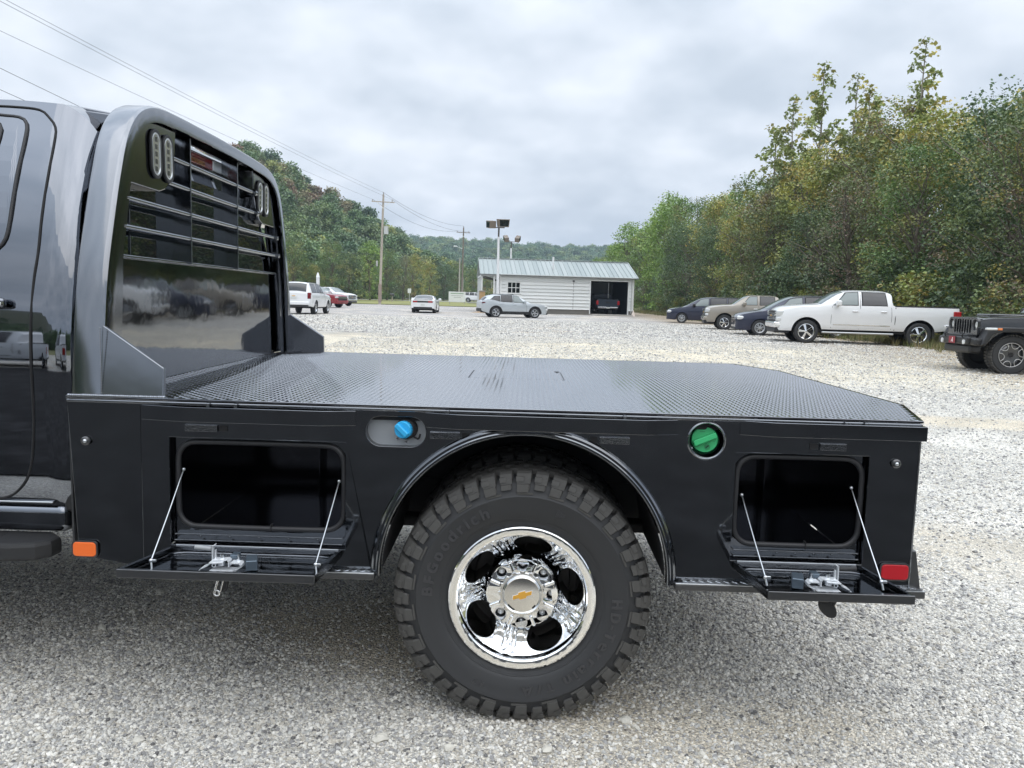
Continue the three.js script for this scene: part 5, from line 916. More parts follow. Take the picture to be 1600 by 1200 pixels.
// ---- toolboxes
function toolbox(b, g0, doorX, doorZ, latchX, flip, cables, hingeX) {
  const [x0, x1, y0, y1] = b, d = -0.46, box = sub('toolbox', truck);
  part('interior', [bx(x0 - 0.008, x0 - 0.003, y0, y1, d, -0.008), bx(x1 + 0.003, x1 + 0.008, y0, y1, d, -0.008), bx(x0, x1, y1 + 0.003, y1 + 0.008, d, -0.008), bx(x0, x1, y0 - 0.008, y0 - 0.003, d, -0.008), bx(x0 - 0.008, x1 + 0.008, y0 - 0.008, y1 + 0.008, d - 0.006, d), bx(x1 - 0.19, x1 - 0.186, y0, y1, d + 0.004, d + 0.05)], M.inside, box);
  const fr = hole(poly([[x0, y0], [x1, y0], [x1, y1], [x0, y1]]), rrect(g0[0] + 0.009, g0[1] - 0.009, g0[2] + 0.009, g0[3] - 0.009, 0.05, 8).reverse());
  part('door_frame', extr(fr, 0.004).translate(0, 0, -0.03), M.gloss, box);
  const pts = rrect(g0[0] + 0.007, g0[1] - 0.007, g0[2] + 0.007, g0[3] - 0.007, 0.055, 7).map(([x, y], i) => V(x, y + 0.0015 * noise(x * 9, y * 9), -0.022 + 0.001 * noise(x * 11, 4)));
  part('rubber_seal', [new THREE.TubeGeometry(new THREE.CatmullRomCurve3(pts, true), 160, 0.0088, 10, true)], M.seal, box);
  const jx = (g0[0] + g0[1]) / 2 + 0.03; part('seal_joint', bx(jx, jx + 0.003, g0[2] - 0.003, g0[2] + 0.02, -0.033, -0.012), M.dark, box);
  part('drip_ledge', [bx(x0 + 0.01, x1 - 0.01, y0 + 0.03, y0 + 0.034, -0.03, -0.006, 0.001), bx(x0 + 0.01, x1 - 0.01, y0 + 0.012, y0 + 0.016, -0.03, -0.002, 0.001)], M.gloss, box);
  part('ledge_rivet', Array.from({ length: 5 }, (_, k) => at(new THREE.SphereGeometry(0.0045, 8, 6), lerp(x0 + 0.09, x1 - 0.09, k / 4), y0 + 0.026, -0.012)), M.gloss, box);
  // let-down door: a shallow pan lying nearly level
  const door = sub('storage_door', truck), yh = y0 - 0.002, yo = doorZ[1], zo = doorZ[0], sl = Math.atan2(yo - yh, zo);
  const fl = (x, w, up) => [lerp(hingeX[0], doorX[0], w) + x * (lerp(hingeX[1], doorX[1], w) - lerp(hingeX[0], doorX[0], w)), lerp(yh, yo, w) + up, zo * w];
  const q4 = (a, b2, w0, w1, u0, u1) => { const g = grid(1, 1, (i, j) => fl(lerp(a, b2, i), lerp(w0, w1, j), u1)), k = grid(1, 1, (i, j) => fl(lerp(a, b2, i), lerp(w0, w1, j), u0)), sides = [[a, w0, b2, w0], [b2, w0, b2, w1], [b2, w1, a, w1], [a, w1, a, w0]].map(([A, W0, B, W1]) => grid(1, 1, (i, j) => fl(lerp(A, B, i), lerp(W0, W1, i), lerp(u0, u1, j)))); return [g, k, ...sides]; };
  part('door_pan', [...q4(0, 1, 0.02, 1, -0.024, -0.019), ...q4(0, 0.022, 0.02, 1, -0.018, 0), ...q4(0.978, 1, 0.02, 1, -0.018, 0), ...q4(0.0225, 0.9775, 0.955, 1, -0.018, 0), ...q4(0.0225, 0.9775, 0.02, 0.06, -0.018, 0)], M.gloss, door);
  const rp = rrect(0.035, 0.965, 0.09, 0.94, 0.09, 6).map(([u, w]) => V(...fl(u, w, -0.0165)));
  part('pan_bead', [new THREE.TubeGeometry(new THREE.CatmullRomCurve3(rp, true, 'catmullrom', 0.2), 120, 0.0035, 6, true)], M.gloss, door);
  part('front_lip', bx(doorX[0], doorX[1], yo - 0.024, yo + 0.001, zo - 0.002, zo + 0.004, 0.0025), M.satin, door);
  part('hinge', at(cyl(V(x0 + 0.02, yh, 0.003), V(x1 - 0.02, yh, 0.003), 0.006, 0.006, 10)), M.gloss, door);
  // rotary latch on the pan
  const L = (dx, dy, dz) => V(latchX + flip * dx, yo - 0.019 + dy, 0.2 + dz);
  const flat = (src, w) => { const pts2 = src.map(([x, y]) => [x * flip, y]), n = pts2.length, g = []; for (let i = 0; i < n - 1; i++) { const a = pts2[i], b2 = pts2[i + 1]; const l = Math.hypot(b2[0] - a[0], b2[1] - a[1]), s = bx(-0.001, l + 0.001, -0.0011, 0.0011, -w / 2, w / 2); s.rotateZ(Math.atan2(b2[1] - a[1], b2[0] - a[0])); g.push(s.translate(a[0], a[1], 0)); } return join(g); };
  part('latch_bracket', [flat([[-0.062, 0.003], [-0.058, 0.007], [-0.038, 0.017], [-0.034, 0.024], [0.004, 0.027]], 0.03).translate(latchX, yo - 0.019, 0.215), flat([[-0.026, 0.03], [0.014, 0.031], [0.018, 0.026], [0.018, 0.012]], 0.026).translate(latchX, yo - 0.019, 0.205), flat([[0.028, 0.026], [0.052, 0.026], [0.057, 0.021], [0.057, 0.015], [0.04, 0.006], [0.04, 0.001]], 0.03).translate(latchX, yo - 0.019, 0.215)], M.zinc, door);
  part('latch_bolt', [cyl(L(-0.008, 0.012, 0.002), L(-0.008, 0.029, 0.002), 0.011, 0.011, 14), cyl(L(-0.006, 0.031, 0.0), L(-0.006, 0.043, 0), 0.007, 0.006, 8), cyl(L(0.043, 0.027, 0.004), L(0.043, 0.045, 0.004), 0.0028, 0.0028, 8), cyl(L(0.043, 0.027, 0.004), L(0.043, 0.032, 0.004), 0.006, 0.006, 6)], M.steel, door);
  part('latch_plate', [bx(latchX - 0.034, latchX + 0.034, yo - 0.0188, yo - 0.0165, 0.19, 0.246, 0.001), bx(latchX - flip * 0.03, latchX - flip * 0.012, yo - 0.0162, yo - 0.0148, 0.222, 0.24)], M.zinc, door);
  part('latch_arm', [flat([[-0.033, 0.012], [-0.033, 0.066], [-0.026, 0.071]], 0.012).translate(latchX, yo - 0.019, 0.2), flat([[-0.024, 0.012], [-0.024, 0.055]], 0.009).translate(latchX, yo - 0.019, 0.203), at(new THREE.TorusGeometry(0.005, 0.0016, 6, 14), latchX - flip * 0.0285, yo - 0.008, 0.207)], M.zinc, door);
  part('latch_roller', cyl(L(-0.038, 0.057, -0.002), L(-0.086, 0.059, -0.004), 0.0062, 0.0062, 12), flip > 0 ? std([0.3, 0.31, 0.32], 0.5) : M.plastic, door);
  const hb = bx(-0.016, 0.016, 0, 0.03, -0.03, 0.03, 0.003); hb.rotateY(0.3 * flip); part('latch_housing', [hb.translate(latchX + flip * 0.074, yo - 0.019, 0.185), bx(latchX + flip * 0.012, latchX + flip * 0.034, yo + 0.005, yo + 0.019, 0.16, 0.19, 0.002)], std([0.13, 0.165, 0.2], 0.35, 0.6), door);
  // paddle handle hanging under the door
  if (flip > 0) part('door_handle', [bx(latchX - 0.014, latchX + 0.008, yo - 0.034, yo - 0.024, 0.2, 0.222, 0.003), cyl(V(latchX - 0.01, yo - 0.034, 0.214), V(latchX - 0.022, yo - 0.085, 0.222), 0.004, 0.0035, 8), cyl(V(latchX + 0.004, yo - 0.034, 0.214), V(latchX - 0.006, yo - 0.08, 0.22), 0.003, 0.003, 8), at(new THREE.TorusGeometry(0.008, 0.003, 6, 14), latchX - 0.015, yo - 0.084, 0.221)], M.chrome, door), part('handle_grip', extr(poly(rrect(-0.012, 0.012, -0.028, 0.022, 0.01, 5)), 0.012, 0.004).rotateZ(-0.22).translate(latchX + 0.002, yo - 0.058, 0.202), M.plastic, door);
  else part('door_handle', [cyl(V(latchX, yo - 0.024, 0.21), V(latchX + 0.001, yo - 0.06, 0.212), 0.0045, 0.004, 10), extr(poly(circ(0, 0, 1, 24).map(([x, y]) => [x * 0.034, y * 0.02])), 0.014, 0.005).rotateZ(-0.85).translate(latchX + 0.006, yo - 0.072, 0.206), bx(-0.006, 0.006, -0.014, 0.014, -0.006, 0.006, 0.003).rotateZ(-0.5).translate(latchX + 0.02, yo - 0.06, 0.212)], M.plastic, door);
  for (const [a, c] of cables) { const cb = part('stay_cable', tube([a, [lerp(a[0], c[0], 0.5), lerp(a[1], c[1], 0.5) - 0.003, lerp(a[2], c[2], 0.5)], c], 0.0021, 16, 6), M.steel, door); part('cable_end', [at(new THREE.SphereGeometry(0.0055, 10, 8), ...a), at(new THREE.SphereGeometry(0.006, 10, 8), ...c), cyl(V(...c), V(c[0] + 0.004, c[1] - 0.022, c[2] + 0.006), 0.003, 0.003, 8), bx(c[0], c[0] + 0.015, c[1] - 0.004, c[1] + 0.004, c[2] - 0.004, c[2] + 0.004, 0.002)], M.steel, door); }
}
toolbox(LBX, [-1.096, -0.561, 0.614, 0.897], [-1.133, -0.578], [0.285, 0.5835], -0.862, 1, [[[-1.072, 0.802, -0.02], [-1.051, 0.599, 0.25]], [[-0.583, 0.779, -0.02], [-0.585, 0.603, 0.25]]], [-1.096, -0.57]);
toolbox(RBX, [0.647, 1.047, 0.614, 0.906], [0.672, 1.073], [0.29, 0.5835], 0.862, -1, [[[0.673, 0.776, -0.02], [0.675, 0.609, 0.25]], [[1.009, 0.809, -0.02], [0.997, 0.607, 0.25]]], [0.652, 1.045]);
// ---- fillers
{
  const pl = part('filler_plate', extr(poly(rrect(-0.51, -0.3, 0.885, 1.004, 0.0468, 10)), 0.004).translate(0, 0, -0.042), M.greyPlate, truck);
  part('filler_shroud', extr(hole(poly(rrect(-0.502, -0.306, 0.893, 0.997, 0.0468, 10)), rrect(-0.498, -0.31, 0.897, 0.993, 0.0468, 10)), 0.034).translate(0, 0, -0.038), M.satin, truck);
  const cap = sub('blue_filler_cap', truck, -0.372, 0.951, -0.036), turn = (g) => { g.rotateX(-0.05); g.rotateY(-0.18); return g; };
  part('neck', turn(crease(ring([[0.033, 0], [0.033, 0.02], [0.03, 0.034], [0.027, 0.034]], 0, 6.28, 28), 0.5)), M.plastic, cap);
  part('cap_body', turn(join([crease(ring([[0.0255, 0.02], [0.0262, 0.05], [0.024, 0.054], [0, 0.054]], 0, 6.28, 32), 0.5), ...Array.from({ length: 20 }, (_, k) => at(bx(0.025, 0.0272, -0.0013, 0.0013, 0.022, 0.049), 0, 0, 0, 0, 0, (k / 20) * 6.2832))])), M.blueCap, cap);
  part('grip', turn(at(bx(-0.024, 0.024, -0.0085, 0.0085, 0.05, 0.067, 0.004), 0, 0, 0, 0, 0, -0.72)), M.blueCap, cap);
  part('tether', tube([[0.02, -0.025, 0.01], [0.035, -0.03, 0.012], [0.04, -0.015, 0.01]], 0.003, 16, 6), M.plastic, cap);
  for (const [x, y] of [[-0.348, 0.978], [-0.404, 0.918], [-0.377, 0.908]]) { const s = part('screw', crease(ring([[0.0058, 0], [0.005, 0.0025], [0, 0.003]], 0, 6.28, 14), 0.6).translate(x, y, -0.038), M.chrome, truck); part('screw_slot', [bx(x - 0.003, x + 0.003, y - 0.0008, y + 0.0008, -0.0352, -0.0344), bx(x - 0.0008, x + 0.0008, y - 0.003, y + 0.003, -0.0352, -0.0343)], M.dark, s); }
  const g = sub('green_filler_cap', truck, 0.55, 0.946, -0.03), tg = (q) => { q.rotateX(-0.1); q.rotateY(-0.12); return q; };
  part('filler_cup', [crease(ring([[0.0545, 0.024], [0.054, -0.05], [0, -0.05]], 0, 6.28, 36), 0.5)], M.inside, g);
  part('cup_rim', [crease(ring([[0.053, 0.03], [0.056, 0.033], [0.06, 0.03]], 0, 6.28, 40), 0.6)], M.gloss, g);
  part('filler_ring', [crease(ring([[0.05, -0.012], [0.045, -0.004], [0.04, -0.012]], 0, 6.28, 32), 0.5).translate(0.002, -0.004, 0)], M.steel, g);
  part('cap_body', tg(crease(ring([[0.039, -0.02], [0.041, 0.008], [0.0385, 0.013], [0, 0.013]], 0, 6.28, 36), 0.5)), M.greenCap, g);
  part('grip', tg(at(bx(-0.037, 0.037, -0.0095, 0.0095, 0.011, 0.03, 0.004), 0.0, 0.001, 0, 0, 0, 0.42)), M.greenCap, g);
  part('cap_lock', tg(crease(ring([[0.009, 0.0135], [0.009, 0.0155], [0.006, 0.0155], [0.006, 0.014], [0, 0.014]], 0, 6.28, 20), 0.5).translate(0.008, -0.022, 0)), M.greenDark, g); part('key_slot', tg(at(bx(-0.006, 0.006, -0.0012, 0.0012, 0.014, 0.0162), 0, 0, 0, 0, 0, 0.7).translate(0.008, -0.022, 0)), M.dark, g);
  part('cap_print', tg(bx(-0.016, 0.0, 0.0225, 0.0255, 0.013, 0.0134)), M.greenDark, g);
  for (const [x, y] of [[-0.036, -0.03], [-0.012, 0.043]]) part('screw', at(new THREE.SphereGeometry(0.006, 10, 8), x, y, -0.004), M.steel, g);
}
// ---- wheel arch flare, liner, step plates
{
  const arcPts = (r, z) => [r, z];
  const prof = [[0.477, -0.004], [0.477, 0.005], [0.473, 0.012], [0.467, 0.0145], [0.46, 0.0145], [0.4565, 0.0165], [0.451, 0.0165], [0.448, 0.014], [0.447, -0.012]];
  part('fender_flare', crease(ring(prof, -0.02, Math.PI + 0.02, 96), 0.35).translate(ARC.x, ARC.y + 0.015, 0), M.gloss, truck);
  part('wheel_liner', [ring([[0.445, -0.012], [0.452, -0.62]], 0.02, Math.PI - 0.02, 48).translate(ARC.x, ARC.y + 0.01, 0), bx(-0.85, 0.85, 0.515, 1.0, -0.68, -0.66)], M.dark, truck);
  const step = (x0, x1, p0, p1) => { const s = sub('side_step', truck); part('step_bar', [bx(x0, x1, 0.479, 0.5, -0.06, 0.028, 0.004)], M.satin, s); part('step_lip', bx(x0, x1, 0.4995, 0.5035, 0.02, 0.03, 0.0015), M.steel, s);
    part('tread_plate', bx(p0, p1, 0.5005, 0.503, 0.0, 0.0195), M.alu, s); const lz = [], R = mulberry(3); for (let x = p0 + 0.008, k = 0; x < p1 - 0.006; x += 0.013, k++) lz.push(at(bx(-0.009, 0.009, 0.503, 0.5045, -0.002, 0.002), x, 0, 0.005 + (k % 2) * 0.009, 0, k % 2 ? 0.75 : -0.75)); part('tread_bar', lz, M.alu, s).userData.kind = 'stuff'; };
  step(-1.22, -0.462, -0.6, -0.472); step(0.472, XR + 0.03, 0.497, 0.76); step(1.1, 1.236, 1.15, 1.225);
  part('skirt_return', [bx(-1.25, -0.48, 0.496, 0.506, -0.12, -0.004, 0.003), bx(0.485, XR, 0.496, 0.506, -0.12, -0.004, 0.003)], M.satin, truck);
}
// ---- frame and axle in the dark under the bed
part('chassis_rail', [bx(-3.4, 1.25, 0.66, 0.86, MID + 0.4, MID + 0.48, 0.01), bx(-3.4, 1.25, 0.66, 0.86, MID - 0.48, MID - 0.4, 0.01), bx(0.9, 0.98, 0.68, 0.84, MID - 0.4, MID + 0.4), bx(-0.9, -0.82, 0.68, 0.84, MID - 0.4, MID + 0.4), ...[-1.2, -0.75, -0.3, 0.2, 0.65, 1.05].map((x) => bx(x, x + 0.06, 0.88, 0.975, -2.15, -0.05))], M.dark, truck);
part('rear_axle', [cyl(V(0, 0.41, -0.5), V(0, 0.41, -BW + 0.5), 0.07, 0.07, 14), at(new THREE.SphereGeometry(0.2, 18, 12), 0, 0.41, MID - 0.05), bx(-0.7, 0.75, 0.5, 0.54, MID + 0.52, MID + 0.6, 0.01), bx(-0.7, 0.75, 0.5, 0.54, MID - 0.6, MID - 0.52, 0.01)], M.dark, truck);
part('fuel_tank', bx(-1.35, -0.62, 0.46, 0.8, MID + 0.52, -0.5, 0.06), M.dark, truck); part('cross_box', bx(0.55, 1.2, 0.56, 0.9, MID + 0.45, -0.48, 0.03), M.dark, truck);
// ---- rear wheel
const font = new FontLoader().parse ? await new FontLoader().loadAsync('fonts/droid/droid_sans_bold.typeface.json') : null;
function truckTyre(lettered) {
  const side = [[0.228, 0.078], [0.233, 0.09], [0.24, 0.094], [0.252, 0.102], [0.257, 0.1035], [0.258, 0.1055], [0.261, 0.1055], [0.262, 0.1065], [0.27, 0.111], [0.3, 0.1185], [0.325, 0.1205], [0.333, 0.1235], [0.337, 0.1235], [0.342, 0.1195], [0.356, 0.116], [0.372, 0.11], [0.388, 0.098], [0.394, 0.085]];
  const back = side.map(([r, z]) => [r, -z]).reverse(), geos = [crease(ring([...side, [0.394, 0], ...back], 0, 6.2832, 128), 0.5)];
  const blk = (prof, a0, a1, twist = 0) => { const n = prof.length, f = (i, a) => { const [r, z, t = 0] = prof[i], b = a + t; return [r * Math.cos(b), r * Math.sin(b), z]; }, cx = prof.reduce((s, q) => s + q[0], 0) / n, cz = prof.reduce((s, q) => s + q[1], 0) / n, p = []; for (let i = 0; i < n; i++) { const j = (i + 1) % n, A = f(i, a0), B = f(j, a0), Cc = f(j, a1), D = f(i, a1); p.push(...A, ...B, ...Cc, ...A, ...Cc, ...D); for (const [a, s] of [[a0, 1], [a1, 0]]) { const c = [cx * Math.cos(a), cx * Math.sin(a), cz], q = f(i, a), w = f(j, a); p.push(...(s ? [...c, ...w, ...q] : [...c, ...q, ...w])); } } const g = new THREE.BufferGeometry(); g.setAttribute('position', new THREE.Float32BufferAttribute(p, 3)); g.computeVertexNormals(); return g; };
  const N = 44, tr = [], da = (2 * Math.PI) / N, R = mulberry(8);
  for (let k = 0; k < N; k++) {
    const a = k * da, long = k % 2;
    for (const s of [1, -1]) {
      const o = s < 0 ? da * 0.5 : 0, w = (long ? 0.385 : 0.34) + 0.03 * (R() - 0.5);
      const P = (q) => q.map(([r, z, t = 0]) => [r, s * z, t]);
      // shoulder block running over onto the sidewall, with a stepped lower block
      tr.push(blk(P([[0.4135, 0.055], [0.4135, 0.088, 0.01], [0.408, 0.1025, 0.012], [0.394, 0.1135, 0.014], [0.378, 0.1175, 0.016], [0.376, 0.105, 0.016], [0.39, 0.07]]), a + o - da * w, a + o + da * w));
      tr.push(blk(P([[0.378, 0.112], [0.377, 0.1215, 0.01], [long ? 0.352 : 0.361, 0.1245, 0.014], [long ? 0.349 : 0.359, 0.115, 0.014]]), a + o - da * (w - 0.12), a + o + da * (w + 0.03)));
      tr.push(blk(P([[0.401, 0.1085, 0.01], [0.3995, 0.1128, 0.01], [0.385, 0.1185, 0.012], [0.384, 0.112, 0.012]]), a + o + da * 0.02, a + o + da * (w + 0.06)));
      tr.push(blk(P([[0.41, 0.046], [0.4125, 0.042], [0.4125, 0.01], [0.39, 0.006], [0.39, 0.05]]), a + o + da * 0.12, a + o + da * 0.86));
      if (long) tr.push(blk(P([[0.351, 0.114], [0.3505, 0.1215], [0.3445, 0.1215], [0.3435, 0.116]]), a + o - da * 0.5, a + o + da * 0.5));
    }
    tr.push(blk([[0.39, -0.009], [0.4125, -0.006], [0.4125, 0.006], [0.39, 0.009]], a + da * 0.1, a + da * 0.8));
  }
  const letters = [];
  if (lettered) {
    const arc = (txt, size, a0, r) => { let a = a0; for (const ch of txt) { if (ch === ' ') { a -= 0.09; continue; } const g = new TextGeometry(ch, { font, size, depth: 0.0016, curveSegments: 3, bevelEnabled: true, bevelThickness: 0.0008, bevelSize: 0.0004, bevelSegments: 1 }); g.computeBoundingBox(); const w = g.boundingBox.max.x - Math.min(0, g.boundingBox.min.x), q = (w * 1.24) / r; g.scale(1.18, 1, 1); g.translate((-w * 1.18) / 2, 0, 0); g.translate(0, r, 0.1185); g.rotateZ(a - q / 2 - Math.PI / 2); letters.push(g); a -= q + 0.02; } return a; };
    arc('BFGoodrich', 0.033, Math.PI * 1.0, 0.286); arc('HD-Terrain T/A', 0.033, 0.06, 0.286); arc('KT', 0.017, -1.95, 0.3);
    for (let k = 0; k < 8; k++) { const a = 1.23 - k * 0.012; letters.push(at(bx(-0.001, 0.001, -0.012 * (1 - k / 12), 0.014 * (1 - k / 12), 0, 0.0014), 0, 0.303, 0.1188, 0, 0, 0).rotateZ(a - Math.PI / 2)); }
  }
  return { tyre: geos, tread: tr, letters };
}
function dualRim() {
  // deep-dish polished rim: conical disc with five oval openings and twin ribs between them, raised hub with eight bolt pockets
  const holes = [79, 150, 216, 299, 9].map((d) => d * D2R).sort((a, b) => a - b), r0 = 0.116, r1 = 0.204, hr = 0.1605, ha = 0.039, hb = 0.061, zc = (r) => lerp(-0.128, -0.026, Math.pow(clamp((r - r0) / (r1 - r0)), 0.9));
  const geos = [];
  holes.forEach((h, i) => {
    const prev = (holes[(i + 4) % 5] + (i === 0 ? -2 * Math.PI : 0) + h) / 2 - h, next = (holes[(i + 1) % 5] + (i === 4 ? 2 * Math.PI : 0) + h) / 2 - h;
    const NS = [-3, -2, -1, 0, 0.03, 0.07, 0.12, 0.2, 0.3, 0.4, 0.5, 0.6, 0.7, 0.8, 0.9, 1], NT = 128;
    geos.push(crease(grid(NT, NS.length - 1, (u, v) => {
      const s = NS[Math.round(v * (NS.length - 1))], t = u * 2 * Math.PI, ct = Math.cos(t), st = Math.sin(t), k = s === -3 ? 0.66 : s === -2 ? 0.87 : s === -1 ? 0.965 : 1;
      const ix = hr + ha * ct * k, id = (hb * st * k * (1 + 0.12 * ct)) / hr;                                // opening edge in (radius, angle)
      const dx = ct, dd = st / hr, ox = dx > 0 ? (r1 - hr) / dx : (r0 - hr) / (dx || 1e-9), od = (dd > 0 ? next : prev) / (dd || 1e-9), m = Math.min(Math.abs(ox), Math.abs(od));
      const bx2 = hr + dx * m, bd = dd * m, q = Math.max(s, 0), r = lerp(ix, bx2, q), d = lerp(id, bd, q);
      let z = zc(r);
      const e = Math.min(Math.abs(d - next), Math.abs(d - prev)), rib = Math.max(0, 1 - Math.abs(e - 0.085) / 0.06);
      z += 0.011 * Math.min(1, rib * 1.7) * smooth(r0, r0 + 0.012, r) * smooth(r1, r1 - 0.02, r) + 0.0035 * smooth(0.16, 0.02, q) * (s >= 0 ? 1 : 0);
      if (s === -1) z -= 0.003; if (s === -2) z -= 0.022; if (s === -3) z -= 0.058;
      return [r * Math.cos(h + d), r * Math.sin(h + d), z];
    }), 0.5));
  });
  geos.push(crease(ring([[0.196, -0.05], [0.2025, -0.028], [0.2035, -0.012], [0.206, -0.004], [0.21, 0.0005], [0.2155, 0.002], [0.2315, 0.0025], [0.2355, 0.0005], [0.237, -0.006], [0.237, -0.02]], 0, 6.2832, 128), 0.35));
  const out = []; for (let i = 0; i < 192; i++) { const a = (i / 192) * 6.2832, k = Math.cos(a * 8); out.push([(0.1165 - 0.005 * smooth(-0.4, -0.9, k)) * Math.cos(a + Math.PI / 2), (0.1165 - 0.005 * smooth(-0.4, -0.9, k)) * Math.sin(a + Math.PI / 2)]); }
  const hub = poly(out); for (let k = 0; k < 8; k++) { const a = Math.PI / 2 + (k * Math.PI) / 4; hole(hub, circ(0.0965 * Math.cos(a), 0.0965 * Math.sin(a), 0.0165, 28)); }
  geos.push(crease(extr(hub, 0.095, 0.004).translate(0, 0, -0.138), 0.5));
  for (let k = 0; k < 8; k++) { const a = Math.PI / 2 + ((k + 0.5) * Math.PI) / 4; geos.push(at(bx(-0.006, 0.006, 0.078, 0.1135, -0.05, -0.036, 0.004), 0, 0, 0, 0, 0, a - Math.PI / 2)); }
  return join(geos);
}
{
  const t = truckTyre(true), plainT = { tyre: t.tyre, tread: t.tread };
  const tyreGeo = join([...t.tyre]), treadGeo = join(t.tread);
  const wheel = (name, x, y, z, front, full) => {
    const w = sub(name, truck, x, y, z); w.rotation.z = 0;
    part('tyre', tyreGeo, M.rubber, w); part('tyre_tread', treadGeo, M.tread, w);
    if (full) {
      part('tyre_lettering', t.letters, std([0.044, 0.044, 0.047], 0.42), w);
      part('rim', dualRim().translate(0, 0, 0.104), M.chrome, w);
      const hz = 0.104;
      part('brake_drum', [crease(ring([[0.19, hz - 0.14], [0.185, hz - 0.2], [0.165, hz - 0.205], [0.16, hz - 0.19], [0.09, hz - 0.19]], 0, 6.2832, 64), 0.5)], std([0.06, 0.055, 0.05], 0.6, 0.4), w);
      for (let k = 0; k < 8; k++) { const a = Math.PI / 2 + (k * Math.PI) / 4, lx = 0.0965 * Math.cos(a), ly = 0.0965 * Math.sin(a); part('lug_nut', [at(new THREE.CylinderGeometry(0.0105, 0.0115, 0.026, 6), 0, 0, 0, Math.PI / 2).translate(lx, ly, hz - 0.075), at(new THREE.SphereGeometry(0.0075, 12, 8), lx, ly, hz - 0.063)], M.steel, w); part('lug_pocket', ring([[0.0162, hz - 0.082], [0.0, hz - 0.083]], 0, 6.2832, 20).translate(lx, ly, 0), M.dark, w); }
      const nt = []; for (let i = 0; i < 160; i++) { const a = (i / 160) * 6.2832, k = Math.cos(a * 16) > 0.15 ? 1 : 0.93; nt.push([0.0775 * k * Math.cos(a), 0.0775 * k * Math.sin(a)]); }
      part('hub_cap', [extr(poly(nt), 0.012, 0.003).translate(0, 0, hz - 0.052), crease(ring([[0.066, 0], [0.064, 0.01], [0.058, 0.014], [0.056, 0.0125], [0, 0.0145]], 0, 6.2832, 48), 0.35).translate(0, 0, hz - 0.042)], std([0.66, 0.66, 0.65], 0.13, 1), w);
      part('hub_slot', [bx(-0.05, 0.05, 0, 0.001, 0, 0.001)].map(() => ring([[0.0565, hz - 0.0285], [0.0515, hz - 0.0282]], Math.PI * 1.2, Math.PI * 1.36, 8)).concat([ring([[0.0565, hz - 0.0285], [0.0515, hz - 0.0282]], Math.PI * 1.72, Math.PI * 1.8, 6)]), M.dark, w);
      const bow = [[-0.036, -0.007], [-0.013, -0.007], [-0.014, -0.0135], [0.011, -0.0135], [0.0125, -0.007], [0.031, -0.007], [0.036, 0.007], [0.013, 0.007], [0.014, 0.0135], [-0.011, 0.0135], [-0.0125, 0.007], [-0.031, 0.007]].map(([x, y]) => [x * 0.94, y * 0.86]);
      part('emblem', extr(poly(bow), 0.003, 0.0008).rotateZ(0.3).translate(0.001, 0.001, hz - 0.0285), M.gold, w); part('emblem_edge', extr(poly(bow.map(([x, y]) => [x * 1.07, y * 1.16])), 0.002, 0.0005).rotateZ(0.3).translate(0.001, 0.001, hz - 0.029), M.chrome, w);
    } else part('rim', crease(ring([[0.236, 0.09], [0.2, 0.08], [0.19, 0.0], [0.1, -0.03], [0, -0.03]], 0, 6.28, 40), 0.4), M.steel, w);
    return w;
  };
  wheel('outer_rear_wheel', 0, 0.411, -0.142, false, true);
  wheel('inner_rear_wheel', 0, 0.411, -0.44, false, false);
  wheel('far_rear_wheel', 0, 0.411, -BW + 0.142, false, false); wheel('far_inner_wheel', 0, 0.411, -BW + 0.44, false, false);
  wheel('front_wheel', -4.62, 0.411, -0.2, true, false); wheel('far_front_wheel', -4.62, 0.411, -BW + 0.2, true, false);
}
